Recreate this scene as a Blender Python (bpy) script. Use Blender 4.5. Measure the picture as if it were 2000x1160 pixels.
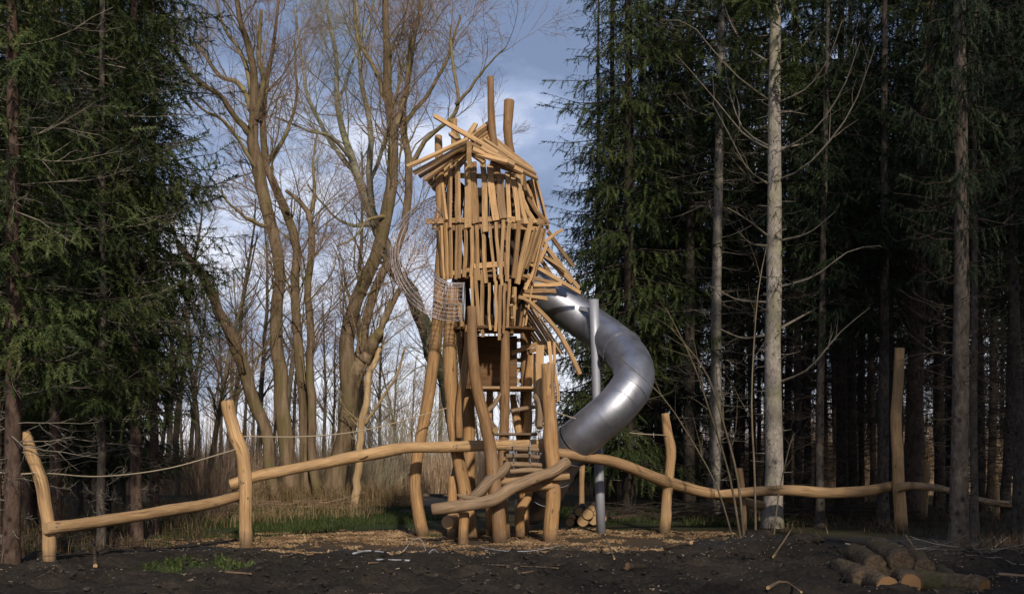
import bpy, math, random
import numpy as np
from mathutils import Vector

for o in list(bpy.data.objects):
    bpy.data.objects.remove(o)
SC = bpy.context.scene
COL = SC.collection
rng = np.random.default_rng(7)
random.seed(7)

# ------------------------------------------------------------------ camera, light
F, HY, H = 2100.0, 890.0, 1.55          # focal length in photo pixels, horizon row, eye height
cam = bpy.data.cameras.new('camera')
cam.sensor_width = 36.0
cam.lens = 36.0 * F / 2000.0
cam.shift_y = (HY - 580.0) / 2000.0
cam.clip_start = 0.1
cam.clip_end = 4000.0
camo = bpy.data.objects.new('camera', cam)
COL.objects.link(camo)
camo.location = (0, 0, H)
camo.rotation_euler = (math.radians(90), 0, 0)
SC.camera = camo

SUN_EL = math.radians(30)
SUN_DIR = Vector((0.215, -0.977, 0)).normalized() * math.cos(SUN_EL) + Vector((0, 0, math.sin(SUN_EL)))
world = bpy.data.worlds.new('World')
SC.world = world
world.use_nodes = True
wt = world.node_tree
wt.nodes.clear()
w_out = wt.nodes.new('ShaderNodeOutputWorld')
w_bg = wt.nodes.new('ShaderNodeBackground')
w_bg.inputs['Strength'].default_value = 0.11
w_sky = wt.nodes.new('ShaderNodeTexSky')
w_sky.sky_type = 'NISHITA'
w_sky.sun_disc = False
w_sky.sun_elevation = SUN_EL
w_sky.sun_rotation = math.atan2(SUN_DIR.x, SUN_DIR.y)
w_tc = wt.nodes.new('ShaderNodeTexCoord')
w_map = wt.nodes.new('ShaderNodeMapping')
w_map.inputs['Scale'].default_value = (1.0, 1.0, 2.2)
w_map.inputs['Location'].default_value = (0.35, 0.1, 0.0)
w_n = wt.nodes.new('ShaderNodeTexNoise')
w_n.inputs['Scale'].default_value = 3.8
w_n.inputs['Detail'].default_value = 7.0
w_n.inputs['Roughness'].default_value = 0.55
w_r = wt.nodes.new('ShaderNodeValToRGB')
w_r.color_ramp.elements[0].position = 0.40
w_r.color_ramp.elements[0].color = (2.0, 2.6, 4.15, 1)
w_r.color_ramp.elements[1].position = 0.62
w_r.color_ramp.elements[1].color = (8.8, 9.1, 10.4, 1)
e_ = w_r.color_ramp.elements.new(0.50)
e_.color = (3.7, 4.5, 6.6, 1)
w_mix = wt.nodes.new('ShaderNodeMix')
w_mix.data_type = 'RGBA'
w_mix.inputs[0].default_value = 0.82          # nearly closed cloud cover over the clear sky
L = wt.links.new
L(w_tc.outputs['Generated'], w_map.inputs['Vector'])
L(w_map.outputs['Vector'], w_n.inputs['Vector'])
w_sep = wt.nodes.new('ShaderNodeSeparateXYZ')
w_m1 = wt.nodes.new('ShaderNodeMath'); w_m1.operation = 'MULTIPLY_ADD'      # cloud deck is thicker overhead, thinner near the horizon
w_m1.inputs[1].default_value = -0.75
w_m1.inputs[2].default_value = 0.18
w_m2 = wt.nodes.new('ShaderNodeMath'); w_m2.operation = 'ADD'
w_m3 = wt.nodes.new('ShaderNodeMath'); w_m3.operation = 'MAXIMUM'
w_m3.inputs[1].default_value = -0.13
L(w_tc.outputs['Generated'], w_sep.inputs[0])
L(w_sep.outputs[2], w_m1.inputs[0])
L(w_m1.outputs[0], w_m3.inputs[0])
L(w_m3.outputs[0], w_m2.inputs[0])
L(w_n.outputs['Fac'], w_m2.inputs[1])
L(w_m2.outputs[0], w_r.inputs['Fac'])
L(w_sky.outputs['Color'], w_mix.inputs[6])
L(w_r.outputs['Color'], w_mix.inputs[7])
L(w_mix.outputs[2], w_bg.inputs['Color'])
L(w_bg.outputs['Background'], w_out.inputs['Surface'])

sun = bpy.data.lights.new('sun', 'SUN')
sun.energy = 3.8
sun.angle = math.radians(2.0)
sun.color = (1.0, 0.90, 0.77)
suno = bpy.data.objects.new('sun', sun)
COL.objects.link(suno)
suno.location = SUN_DIR * 60
suno.rotation_euler = SUN_DIR.to_track_quat('Z', 'Y').to_euler()

SC.render.engine = 'CYCLES'
SC.cycles.max_bounces = 5
SC.cycles.diffuse_bounces = 2
SC.cycles.transmission_bounces = 2
SC.view_settings.view_transform = 'Standard'
SC.view_settings.look = 'None'
SC.view_settings.exposure = 0.0
SC.view_settings.gamma = 1.0
SC.view_settings.use_curve_mapping = False

# ------------------------------------------------------------------ helpers
def P(px, py, Y):
    """photo pixel at depth Y -> world point"""
    return np.array([(px - 1000.0) / F * Y, Y, H + (HY - py) / F * Y])

def PX(px, Y):
    return (px - 1000.0) / F * Y

def GY(py):
    return F * H / (py - HY)

def nrm(a):
    return a / np.maximum(np.linalg.norm(a, axis=-1, keepdims=True), 1e-9)

class NT:
    """small node helper"""
    def __init__(self, name):
        self.m = bpy.data.materials.new(name)
        self.m.use_nodes = True
        self.t = self.m.node_tree
        self.b = self.t.nodes['Principled BSDF']
        self.out = self.t.nodes['Material Output']
    def n(self, kind, **kw):
        nd = self.t.nodes.new(kind)
        for k, v in kw.items():
            if hasattr(nd, k):
                setattr(nd, k, v)
        return nd
    def l(self, a, b):
        self.t.links.new(a, b)
    def val(self, sock, v):
        if hasattr(v, 'links'):
            self.l(v, sock)
        else:
            sock.default_value = v
    def coord(self, which='Object', scale=(1, 1, 1), off=None):
        tc = self.n('ShaderNodeTexCoord')
        mp = self.n('ShaderNodeMapping')
        mp.inputs['Scale'].default_value = scale
        self.l(tc.outputs[which], mp.inputs['Vector'])
        if off is not None:
            self.l(off, mp.inputs['Location'])
        return mp.outputs['Vector']
    def geo(self, scale=(1, 1, 1)):
        g = self.n('ShaderNodeNewGeometry')
        mp = self.n('ShaderNodeMapping')
        mp.inputs['Scale'].default_value = scale
        self.l(g.outputs['Position'], mp.inputs['Vector'])
        return mp.outputs['Vector']
    def noise(self, vec, scale, detail=4.0, rough=0.55, dist=0.0):
        nd = self.n('ShaderNodeTexNoise')
        nd.inputs['Scale'].default_value = scale
        nd.inputs['Detail'].default_value = detail
        nd.inputs['Roughness'].default_value = rough
        nd.inputs['Distortion'].default_value = dist
        self.l(vec, nd.inputs['Vector'])
        return nd.outputs['Fac']
    def voro(self, vec, scale, feature='F1'):
        nd = self.n('ShaderNodeTexVoronoi')
        nd.feature = feature
        nd.inputs['Scale'].default_value = scale
        self.l(vec, nd.inputs['Vector'])
        return nd.outputs['Distance']
    def ramp(self, fac, stops):
        nd = self.n('ShaderNodeValToRGB')
        els = nd.color_ramp.elements
        while len(els) < len(stops):
            els.new(0.5)
        for e, (p, c) in zip(els, stops):
            e.position = p
            e.color = (c[0], c[1], c[2], 1) if not np.isscalar(c) else (c, c, c, 1)
        self.l(fac, nd.inputs['Fac'])
        return nd.outputs['Color']
    def mix(self, fac, a, b, mode='MIX'):
        nd = self.n('ShaderNodeMix')
        nd.data_type = 'RGBA'
        nd.blend_type = mode
        self.val(nd.inputs[0], fac)
        for s, v in ((nd.inputs[6], a), (nd.inputs[7], b)):
            if hasattr(v, 'links'):
                self.l(v, s)
            else:
                s.default_value = (v[0], v[1], v[2], 1)
        return nd.outputs[2]
    def math(self, op, a, b=0.0, clamp=False):
        nd = self.n('ShaderNodeMath')
        nd.operation = op
        nd.use_clamp = clamp
        self.val(nd.inputs[0], a)
        self.val(nd.inputs[1], b)
        return nd.outputs[0]
    def rand(self):
        return self.n('ShaderNodeObjectInfo').outputs['Random']
    def bump(self, h, strength=0.4, dist=0.01):
        nd = self.n('ShaderNodeBump')
        nd.inputs['Strength'].default_value = strength
        nd.inputs['Distance'].default_value = dist
        self.l(h, nd.inputs['Height'])
        self.l(nd.outputs['Normal'], self.b.inputs['Normal'])
    def col(self, c):
        self.val(self.b.inputs['Base Color'], c if hasattr(c, 'links') else (*c, 1))

def mat_wood(name, c_dark, c_mid, c_light, rough=0.72, knots=True, vary=0.35):
    t = NT(name)
    r = t.rand()
    off = t.n('ShaderNodeCombineXYZ')
    t.l(t.math('MULTIPLY', r, 37.0), off.inputs[0])
    t.l(t.math('MULTIPLY', r, 11.0), off.inputs[1])
    t.l(t.math('MULTIPLY', r, 23.0), off.inputs[2])
    v = t.coord('UV', (1.3, 26.0, 1.0), off.outputs[0])
    grain = t.noise(v, 2.2, 6.0, 0.6, 0.6)
    v2 = t.coord('UV', (1.2, 4.0, 1.0), off.outputs[0])
    blotch = t.noise(v2, 1.6, 4.0)
    c = t.ramp(grain, [(0.28, c_dark), (0.5, c_mid), (0.74, c_light)])
    c = t.mix(t.math('MULTIPLY', t.math('SUBTRACT', blotch, 0.38, True), 2.2, True), c, [x * 0.66 for x in c_mid])
    tint = t.ramp(r, [(0.0, (1.0 - vary, 1.0 - vary * 1.12, 1.0 - vary * 1.15)), (0.5, (1, 0.97, 0.92)), (1.0, (1.12, 1.06, 0.98))])
    c = t.mix(1.0, c, tint, 'MULTIPLY')
    if knots:
        v3 = t.coord('UV', (2.0, 5.0, 1.0), off.outputs[0])
        k = t.voro(v3, 1.15)
        k = t.ramp(k, [(0.06, 1.0), (0.14, 0.0)])
        c = t.mix(t.math('MULTIPLY', k, 0.75), c, [x * 0.22 for x in c_mid])
    v4 = t.coord('UV', (0.9, 34.0, 1.0), off.outputs[0])
    crk = t.ramp(t.noise(v4, 1.7, 3.0, 0.5, 0.3), [(0.61, 0.0), (0.66, 1.0)])
    c = t.mix(t.math('MULTIPLY', crk, 0.7), c, [x * 0.25 for x in c_mid])
    gy_ = t.ramp(t.noise(t.coord('UV', (0.8, 2.5, 1.0), off.outputs[0]), 1.9, 5.0, 0.65), [(0.52, 0.0), (0.70, 1.0)])
    c = t.mix(t.math('MULTIPLY', gy_, 0.32), c, (0.27, 0.21, 0.15))
    sp_ = t.n('ShaderNodeSeparateXYZ'); t.l(t.geo(), sp_.inputs[0])
    mud = t.math('SUBTRACT', t.math('ADD', 0.10, t.math('MULTIPLY', t.noise(t.geo(), 7.0, 4.0), 0.35)), sp_.outputs[2])
    c = t.mix(t.math('MULTIPLY', t.math('MULTIPLY', mud, 5.0, True), 0.65), c, (0.07, 0.05, 0.035))
    t.col(c)
    t.b.inputs['Roughness'].default_value = rough
    t.b.inputs['Specular IOR Level'].default_value = 0.25
    t.bump(t.math('SUBTRACT', grain, t.math('MULTIPLY', crk, 0.5)), 0.6, 0.012)
    return t.m

def mat_end(name, c_a, c_b):
    t = NT(name)
    v = t.coord('UV', (1, 1, 1))
    ln = t.n('ShaderNodeVectorMath'); ln.operation = 'LENGTH'
    t.l(v, ln.inputs[0])
    d = t.math('ADD', ln.outputs['Value'], t.math('MULTIPLY', t.noise(v, 9.0, 3.0), 0.02))
    ring = t.math('SINE', t.math('MULTIPLY', d, 480.0))
    ring = t.math('MULTIPLY', t.math('ADD', ring, 1.0), 0.5)
    c = t.mix(ring, c_a, c_b)
    c = t.mix(t.math('MULTIPLY', t.noise(v, 22.0, 4.0), 0.55), c, [x * 0.45 for x in c_a])
    t.col(c)
    t.b.inputs['Roughness'].default_value = 0.8
    return t.m

def mat_bark(name, c_dark, c_mid, c_light, vs=0.35, scale=9.0, spots=None, vary=0.25, bump=0.7, moss=None, coords='Object'):
    t = NT(name)
    v = t.coord(coords, (1, 1, vs))
    a = t.noise(v, scale, 6.0, 0.65, 0.4)
    b = t.noise(v, scale * 0.22, 3.0)
    c = t.ramp(a, [(0.30, c_dark), (0.5, c_mid), (0.72, c_light)])
    c = t.mix(t.math('MULTIPLY', b, 0.6), c, c_dark)
    if moss:
        m = t.ramp(t.noise(t.coord(coords, (1, 1, 0.5)), 1.6, 4.0), [(0.48, 0.0), (0.62, 1.0)])
        c = t.mix(t.math('MULTIPLY', m, 0.6), c, moss)
    if spots:
        k = t.voro(t.coord(coords, (1, 1, 0.8)), spots)
        k = t.ramp(k, [(0.12, 1.0), (0.24, 0.0)])
        c = t.mix(t.math('MULTIPLY', k, 0.85), c, [x * 0.18 for x in c_mid])
    tint = t.ramp(t.rand(), [(0.0, 1.0 - vary), (1.0, 1.0 + vary * 0.5)])
    c = t.mix(1.0, c, tint, 'MULTIPLY')
    t.col(c)
    t.b.inputs['Roughness'].default_value = 0.9
    t.b.inputs['Specular IOR Level'].default_value = 0.15
    if bump:
        t.bump(a, bump, 0.03)
    return t.m

def mat_leaf(name, c_a, c_b, c_c, trans=0.25, rough=0.6, scale=1.3):
    t = NT(name)
    v = t.geo()
    a = t.noise(v, scale, 3.0)
    f = t.noise(v, 17.0, 2.0)
    c = t.ramp(t.math('ADD', t.math('MULTIPLY', a, 0.6), t.math('MULTIPLY', f, 0.4)), [(0.36, c_a), (0.5, c_b), (0.64, c_c)])
    tint = t.ramp(t.rand(), [(0.0, 0.7), (1.0, 1.15)])
    c = t.mix(1.0, c, tint, 'MULTIPLY')
    t.col(c)
    t.b.inputs['Roughness'].default_value = rough
    t.b.inputs['Specular IOR Level'].default_value = 0.2
    tr = t.n('ShaderNodeBsdfTranslucent')
    t.l(c, tr.inputs['Color'])
    if trans == 0:
        t.t.nodes.remove(tr)
        return t.m
    ms = t.n('ShaderNodeMixShader')
    ms.inputs[0].default_value = trans
    t.l(t.b.outputs[0], ms.inputs[1])
    t.l(tr.outputs[0], ms.inputs[2])
    t.l(ms.outputs[0], t.out.inputs['Surface'])
    return t.m

def mat_plain(name, c, rough=0.7, metal=0.0, nscale=6.0, amount=0.3):
    t = NT(name)
    a = t.noise(t.coord('Object'), nscale, 4.0)
    t.col(t.mix(t.math('MULTIPLY', a, amount), c, [x * 0.45 for x in c]))
    t.b.inputs['Roughness'].default_value = rough
    t.b.inputs['Metallic'].default_value = metal
    return t.m

M = {}
M['wood'] = mat_wood('robinia_wood', (0.26, 0.15, 0.068), (0.45, 0.29, 0.148), (0.58, 0.40, 0.222))
M['slat'] = mat_wood('sawn_slat_wood', (0.30, 0.168, 0.073), (0.53, 0.34, 0.17), (0.67, 0.47, 0.265), vary=0.45)
M['towerpost'] = mat_wood('orange_robinia_wood', (0.20, 0.105, 0.042), (0.39, 0.23, 0.105), (0.52, 0.34, 0.175))
M['shadeply'] = mat_wood('interior_shade_board', (0.02, 0.012, 0.007), (0.035, 0.022, 0.012), (0.05, 0.032, 0.018), knots=False)  # near-black colour stands in for the shade inside the hut
M['oldwood'] = mat_wood('weathered_grey_wood', (0.13, 0.088, 0.052), (0.25, 0.175, 0.11), (0.37, 0.275, 0.19))
M['ply'] = mat_wood('plywood', (0.08, 0.042, 0.017), (0.14, 0.075, 0.03), (0.20, 0.11, 0.05), knots=False)
M['end'] = mat_end('cut_end', (0.50, 0.33, 0.16), (0.38, 0.22, 0.09))
M['enddark'] = mat_end('old_cut_end', (0.30, 0.17, 0.07), (0.20, 0.095, 0.035))
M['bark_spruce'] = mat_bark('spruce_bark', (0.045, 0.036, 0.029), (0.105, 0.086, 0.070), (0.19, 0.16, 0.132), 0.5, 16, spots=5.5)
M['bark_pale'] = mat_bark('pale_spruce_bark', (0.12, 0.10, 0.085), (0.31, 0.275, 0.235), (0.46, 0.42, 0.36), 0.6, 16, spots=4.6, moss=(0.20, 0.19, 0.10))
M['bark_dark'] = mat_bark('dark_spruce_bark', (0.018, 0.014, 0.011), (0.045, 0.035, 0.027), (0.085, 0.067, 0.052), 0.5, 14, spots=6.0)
M['bark_red'] = mat_bark('reddish_spruce_bark', (0.04, 0.026, 0.019), (0.11, 0.07, 0.052), (0.19, 0.135, 0.105), 0.4, 14, spots=6.0)
M['logbark'] = mat_bark('rough_log_bark', (0.035, 0.025, 0.017), (0.13, 0.092, 0.06), (0.26, 0.19, 0.125), 1.0, 20, bump=1.0, moss=(0.075, 0.075, 0.03))
M['farwood'] = mat_bark('hazed_far_wood_bark', (0.34, 0.27, 0.21), (0.50, 0.42, 0.34), (0.62, 0.54, 0.45), 1, 3, bump=0)  # paled well past bark, distance haze put into the colour
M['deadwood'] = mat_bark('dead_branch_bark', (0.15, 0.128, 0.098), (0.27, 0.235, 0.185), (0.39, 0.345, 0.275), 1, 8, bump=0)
M['deaddark'] = mat_bark('dark_dead_branch_bark', (0.028, 0.022, 0.017), (0.055, 0.044, 0.034), (0.10, 0.082, 0.065), 1, 8, bump=0)  # dark copy with the stands' shade in its colour; also twig litter
M['willow'] = mat_bark('willow_bark', (0.07, 0.046, 0.027), (0.24, 0.168, 0.105), (0.42, 0.315, 0.21), 0.12, 6.5, moss=(0.13, 0.115, 0.04), bump=1.0)
M['birchfoot'] = mat_bark('dark_birch_foot_bark', (0.02, 0.018, 0.014), (0.06, 0.053, 0.04), (0.12, 0.105, 0.075), 0.2, 9, moss=(0.055, 0.055, 0.025), bump=1.0)
M['tornwood'] = mat_bark('torn_pale_wood', (0.20, 0.13, 0.065), (0.40, 0.28, 0.15), (0.56, 0.42, 0.25), 0.1, 8, bump=0.6)
M['willowlimb'] = mat_bark('willow_limb_bark', (0.12, 0.088, 0.045), (0.29, 0.225, 0.125), (0.44, 0.36, 0.215), 0.4, 10, bump=0.3, moss=(0.22, 0.19, 0.06))
M['twig'] = mat_bark('reddish_twig_bark', (0.19, 0.12, 0.085), (0.33, 0.22, 0.155), (0.45, 0.33, 0.24), 1, 3, bump=0)
M['birch'] = mat_bark('birch_bark', (0.10, 0.09, 0.06), (0.38, 0.36, 0.26), (0.55, 0.53, 0.42), 1.8, 7, bump=0.3, moss=(0.25, 0.25, 0.12))
M['birchtwig'] = mat_bark('pale_twig_bark', (0.24, 0.21, 0.13), (0.42, 0.38, 0.25), (0.55, 0.51, 0.36), 1, 3, bump=0)
M['alder'] = mat_bark('alder_bark', (0.07, 0.052, 0.035), (0.18, 0.142, 0.10), (0.29, 0.235, 0.165), 0.3, 8, bump=0.3, moss=(0.12, 0.11, 0.045))
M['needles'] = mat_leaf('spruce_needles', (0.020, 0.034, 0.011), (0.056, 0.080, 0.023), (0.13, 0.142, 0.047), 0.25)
M['needlesdark'] = mat_leaf('shaded_spruce_needles', (0.010, 0.017, 0.007), (0.018, 0.030, 0.011), (0.036, 0.050, 0.017), 0.0)  # darker copy of the needles, shade of the stands put into the colour
M['grass'] = mat_leaf('green_grass', (0.035, 0.048, 0.014), (0.06, 0.085, 0.023), (0.12, 0.135, 0.045), 0.25)
M['drygrass'] = mat_leaf('dry_grass', (0.16, 0.105, 0.05), (0.30, 0.21, 0.105), (0.44, 0.33, 0.18), 0.3)
M['reed'] = mat_leaf('dry_reed', (0.46, 0.29, 0.18), (0.64, 0.45, 0.28), (0.76, 0.60, 0.41), 0.3, scale=0.5)
M['litter'] = mat_leaf('brown_undergrowth', (0.045, 0.028, 0.015), (0.10, 0.066, 0.036), (0.19, 0.13, 0.075), 0.15)
M['rope'] = mat_plain('rope_fibre', (0.42, 0.34, 0.23), 0.9, 0, 60, 0.6)
M['chain'] = mat_plain('chain_steel', (0.25, 0.25, 0.26), 0.45, 0.8)
M['bolt'] = mat_plain('bolt_steel', (0.35, 0.35, 0.36), 0.4, 0.9)
M['plastic'] = mat_plain('white_plastic', (0.40, 0.42, 0.45), 0.5, 0, 20, 0.5)
M['wire'] = mat_plain('stainless_wire', (0.50, 0.43, 0.43), 0.42, 0.6, 4, 0.4)
def mat_steel():
    t = NT('brushed_steel')
    v = t.coord('Object', (1, 1, 1))
    a = t.noise(v, 2.5, 6.0, 0.65)
    s = t.noise(t.coord('UV', (1.5, 30, 1)), 4.0, 4.0)
    t.col(t.ramp(a, [(0.3, (0.27, 0.275, 0.305)), (0.7, (0.44, 0.445, 0.49))]))
    t.b.inputs['Metallic'].default_value = 0.9
    rr = t.math('ADD', t.math('MULTIPLY', a, 0.22), 0.33)
    t.l(t.math('ADD', rr, t.math('MULTIPLY', s, 0.08)), t.b.inputs['Roughness'])
    t.bump(s, 0.04, 0.01)
    return t.m
M['steel'] = mat_steel()
M['galv'] = mat_plain('galvanised_steel', (0.42, 0.43, 0.47), 0.55, 0.45, 14, 0.35)

# ---- mesh builder
class MB:
    def __init__(self):
        self.V, self.Fc, self.nv = [], [], 0
    def add(self, verts, faces, uv=None, mi=0, smooth=False):
        verts = np.asarray(verts, dtype=np.float64).reshape(-1, 3)
        faces = np.asarray(faces, dtype=np.int64)
        self.V.append(verts)
        self.Fc.append((faces + self.nv, None if uv is None else np.asarray(uv, dtype=np.float64), mi, smooth))
        self.nv += len(verts)
        return self
    def tubes(self, pts, rad, sides=6, mi=0, caps=False, capmi=1, jit=0.0, smooth=True, squash=None, seed=0, ref=None):
        """batch of tubes: pts (N,K,3), rad (N,K)"""
        pts = np.asarray(pts, dtype=np.float64)
        rad = np.asarray(rad, dtype=np.float64)
        if pts.ndim == 2:
            pts = pts[None]; rad = rad[None]
        N, K, _ = pts.shape
        if N == 0:
            return self
        tan = nrm(np.gradient(pts, axis=1))
        chord = nrm(pts[:, -1] - pts[:, 0])
        if ref is None:
            ref = np.zeros((N, 3))
            ref[np.arange(N), np.argmin(np.abs(chord), axis=1)] = 1.0
        else:
            ref = np.broadcast_to(np.asarray(ref, float), (N, 3))
        s = nrm(np.cross(tan, ref[:, None, :]))
        n = np.cross(s, tan)
        ang = np.arange(sides) * 2 * math.pi / sides
        ca, sa = np.cos(ang), np.sin(ang)
        rr = np.repeat(rad[:, :, None], sides, axis=2)
        if jit:
            g = np.random.default_rng(seed + 1)
            nz = g.normal(0, 1, (N, K, sides))
            nz = (nz + np.roll(nz, 1, 2) + np.roll(nz, -1, 2)) / 1.7
            if K > 2:
                nz[:, 1:-1] = (nz[:, 1:-1] + nz[:, :-2] + nz[:, 2:]) / 1.7
            rr = rr * (1 + jit * nz)
        sq = 1.0 if squash is None else squash
        v = pts[:, :, None, :] + rr[..., None] * (ca[None, None, :, None] * s[:, :, None, :] + sq * sa[None, None, :, None] * n[:, :, None, :])
        idx = np.arange(N * K * sides).reshape(N, K, sides)
        a = idx[:, :-1, :]; b = np.roll(idx, -1, 2)[:, :-1, :]
        c = np.roll(idx, -1, 2)[:, 1:, :]; d = idx[:, 1:, :]
        faces = np.stack([a, b, c, d], -1).reshape(-1, 4)
        seg = np.linalg.norm(np.diff(pts, axis=1), axis=2)
        ln = np.concatenate([np.zeros((N, 1)), np.cumsum(seg, 1)], 1)
        circ = 2 * math.pi * rad.mean(axis=1)
        u0 = np.repeat(ln[:, :-1, None], sides, 2); u1 = np.repeat(ln[:, 1:, None], sides, 2)
        j = np.arange(sides)
        v0 = np.broadcast_to((j / sides)[None, None, :] * circ[:, None, None], u0.shape)
        v1 = np.broadcast_to(((j + 1) / sides)[None, None, :] * circ[:, None, None], u0.shape)
        uv = np.stack([np.stack([u0, v0], -1), np.stack([u0, v1], -1), np.stack([u1, v1], -1), np.stack([u1, v0], -1)], -2).reshape(-1, 4, 2)
        base = self.nv
        self.add(v.reshape(-1, 3), faces, uv, mi, smooth)
        if caps:
            for k, rev in ((0, True), (K - 1, False)):
                f = idx[:, k, :] + base
                if rev:
                    f = f[:, ::-1]
                cuv = np.stack([ca, sa], -1)
                if rev:
                    cuv = cuv[::-1]
                cuv = cuv[None] * rad[:, k, None, None]
                self.Fc.append((f, cuv, capmi, False))
        return self
    def slat(self, p0, p1, w, t, normal, bend=0.0, seed=0, K=5, taper=1.0, mid=None):
        g = random.Random(seed)
        p0 = np.asarray(p0, float); p1 = np.asarray(p1, float)
        d = nrm(p1 - p0); nn = np.asarray(normal, float)
        side = nrm(np.cross(d, nn)); nn = nrm(np.cross(side, d))
        vs = []
        b1 = g.uniform(-1, 1) * bend; b2 = g.uniform(-1, 1) * bend * 0.6
        for k in range(K):
            f = k / (K - 1)
            c = p0 + (p1 - p0) * f + side * (b1 * math.sin(f * math.pi) + b2 * math.sin(2 * math.pi * f)) + nn * g.uniform(-.006, .006)
            if mid is not None:
                c = c + np.asarray(mid) * math.sin(f * math.pi)
            ww = w * (1 + (taper - 1) * f) * g.uniform(0.9, 1.08) / 2
            tt = t * g.uniform(0.9, 1.1) / 2
            for sx, sy in ((-1, -1), (1, -1), (1, 1), (-1, 1)):
                vs.append(c + side * sx * ww + nn * sy * tt)
        fs, uv = [], []
        Ls = np.linalg.norm(p1 - p0)
        dims = [w, t, w, t]
        for k in range(K - 1):
            acc = 0
            for j in range(4):
                a, b = k * 4 + j, k * 4 + (j + 1) % 4
                fs.append([b, a, a + 4, b + 4])
                u0, u1 = k / (K - 1) * Ls, (k + 1) / (K - 1) * Ls
                uv.append([[u0, acc + dims[j]], [u0, acc], [u1, acc], [u1, acc + dims[j]]])
                acc += dims[j]
        self.add(vs, fs, uv, 0, False)
        base = self.nv - len(vs)
        e = (K - 1) * 4
        cu = np.array([[-w, -t], [w, -t], [w, t], [-w, t]]) / 2
        self.Fc.append((np.array([[base + 0, base + 1, base + 2, base + 3]]), cu[None], 1, False))
        self.Fc.append((np.array([[base + e + 3, base + e + 2, base + e + 1, base + e]]), cu[None, ::-1], 1, False))
        return self
    def box(self, lo, hi, mi=0):
        x0, y0, z0 = lo; x1, y1, z1 = hi
        v = [(x0, y0, z0), (x1, y0, z0), (x1, y1, z0), (x0, y1, z0), (x0, y0, z1), (x1, y0, z1), (x1, y1, z1), (x0, y1, z1)]
        f = [[0, 3, 2, 1], [4, 5, 6, 7], [0, 1, 5, 4], [1, 2, 6, 5], [2, 3, 7, 6], [3, 0, 4, 7]]
        dx, dy, dz = x1 - x0, y1 - y0, z1 - z0
        uv = [[[0, 0], [0, dy], [dx, dy], [dx, 0]], [[0, 0], [dx, 0], [dx, dy], [0, dy]], [[0, 0], [dx, 0], [dx, dz], [0, dz]],
              [[0, 0], [dy, 0], [dy, dz], [0, dz]], [[0, 0], [dx, 0], [dx, dz], [0, dz]], [[0, 0], [dy, 0], [dy, dz], [0, dz]]]
        return self.add(v, f, uv, mi, False)
    def mesh(self, name, mats):
        me = bpy.data.meshes.new(name)
        V = np.concatenate(self.V)
        lv, ls, lt, uvs, mi, sm = [], [], [], [], [], []
        start = 0
        for f, uv, m, s in self.Fc:
            n, k = f.shape
            lv.append(f.reshape(-1)); ls.append(start + np.arange(n) * k); lt.append(np.full(n, k))
            uvs.append(np.zeros((n * k, 2)) if uv is None else uv.reshape(-1, 2))
            mi.append(np.full(n, m)); sm.append(np.full(n, s))
            start += n * k
        lv = np.concatenate(lv)
        me.vertices.add(len(V)); me.vertices.foreach_set('co', V.reshape(-1).astype(np.float32))
        me.loops.add(len(lv)); me.loops.foreach_set('vertex_index', lv.astype(np.int32))
        ls = np.concatenate(ls)
        me.polygons.add(len(ls))
        me.polygons.foreach_set('loop_start', ls.astype(np.int32))
        me.polygons.foreach_set('material_index', np.concatenate(mi).astype(np.int32))
        me.polygons.foreach_set('use_smooth', np.concatenate(sm).astype(bool))
        l = me.uv_layers.new(name='UVMap')
        l.data.foreach_set('uv', np.concatenate(uvs).reshape(-1).astype(np.float32))
        for m in (mats if isinstance(mats, (list, tuple)) else [mats]):
            me.materials.append(m if not isinstance(m, str) else M[m])
        me.update(calc_edges=True)
        me.validate()
        return me
    def build(self, name, mats, parent=None, origin=None):
        if origin is not None:
            self.V = [v - np.asarray(origin, float) for v in self.V]
        me = self.mesh(name, mats)
        o = bpy.data.objects.new(name, me)
        COL.objects.link(o)
        if parent is not None:
            o.parent = parent
        elif origin is not None:
            o.location = origin
        return o

def tag(o, label=None, cat=None, group=None, kind=None):
    for k, v in (('label', label), ('category', cat), ('group', group), ('kind', kind)):
        if v:
            o[k] = v
    return o

def thing(name, label, cat, loc=(0, 0, 0), group=None):
    o = bpy.data.objects.new(name, None)
    o.empty_display_size = 0.2
    COL.objects.link(o)
    o.location = tuple(float(x) for x in loc)
    tag(o, label, cat, group)
    return o

def spline(ctrl, K):
    """Catmull-Rom through control points, resampled to K even steps"""
    c = np.asarray(ctrl, float)
    if len(c) == 2:
        return c[0] + (c[1] - c[0]) * np.linspace(0, 1, K)[:, None]
    e = np.concatenate([[2 * c[0] - c[1]], c, [2 * c[-1] - c[-2]]])
    out = []
    for i in range(1, len(e) - 2):
        p0, p1, p2, p3 = e[i - 1], e[i], e[i + 1], e[i + 2]
        for t in np.linspace(0, 1, 12, endpoint=False):
            out.append(0.5 * ((2 * p1) + (-p0 + p2) * t + (2 * p0 - 5 * p1 + 4 * p2 - p3) * t * t + (-p0 + 3 * p1 - 3 * p2 + p3) * t ** 3))
    out.append(c[-1])
    out = np.array(out)
    d = np.concatenate([[0], np.cumsum(np.linalg.norm(np.diff(out[:, :3], axis=0), axis=1))])
    q = np.linspace(0, d[-1], K)
    return np.stack([np.interp(q, d, out[:, k]) for k in range(out.shape[1])], -1)

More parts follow.
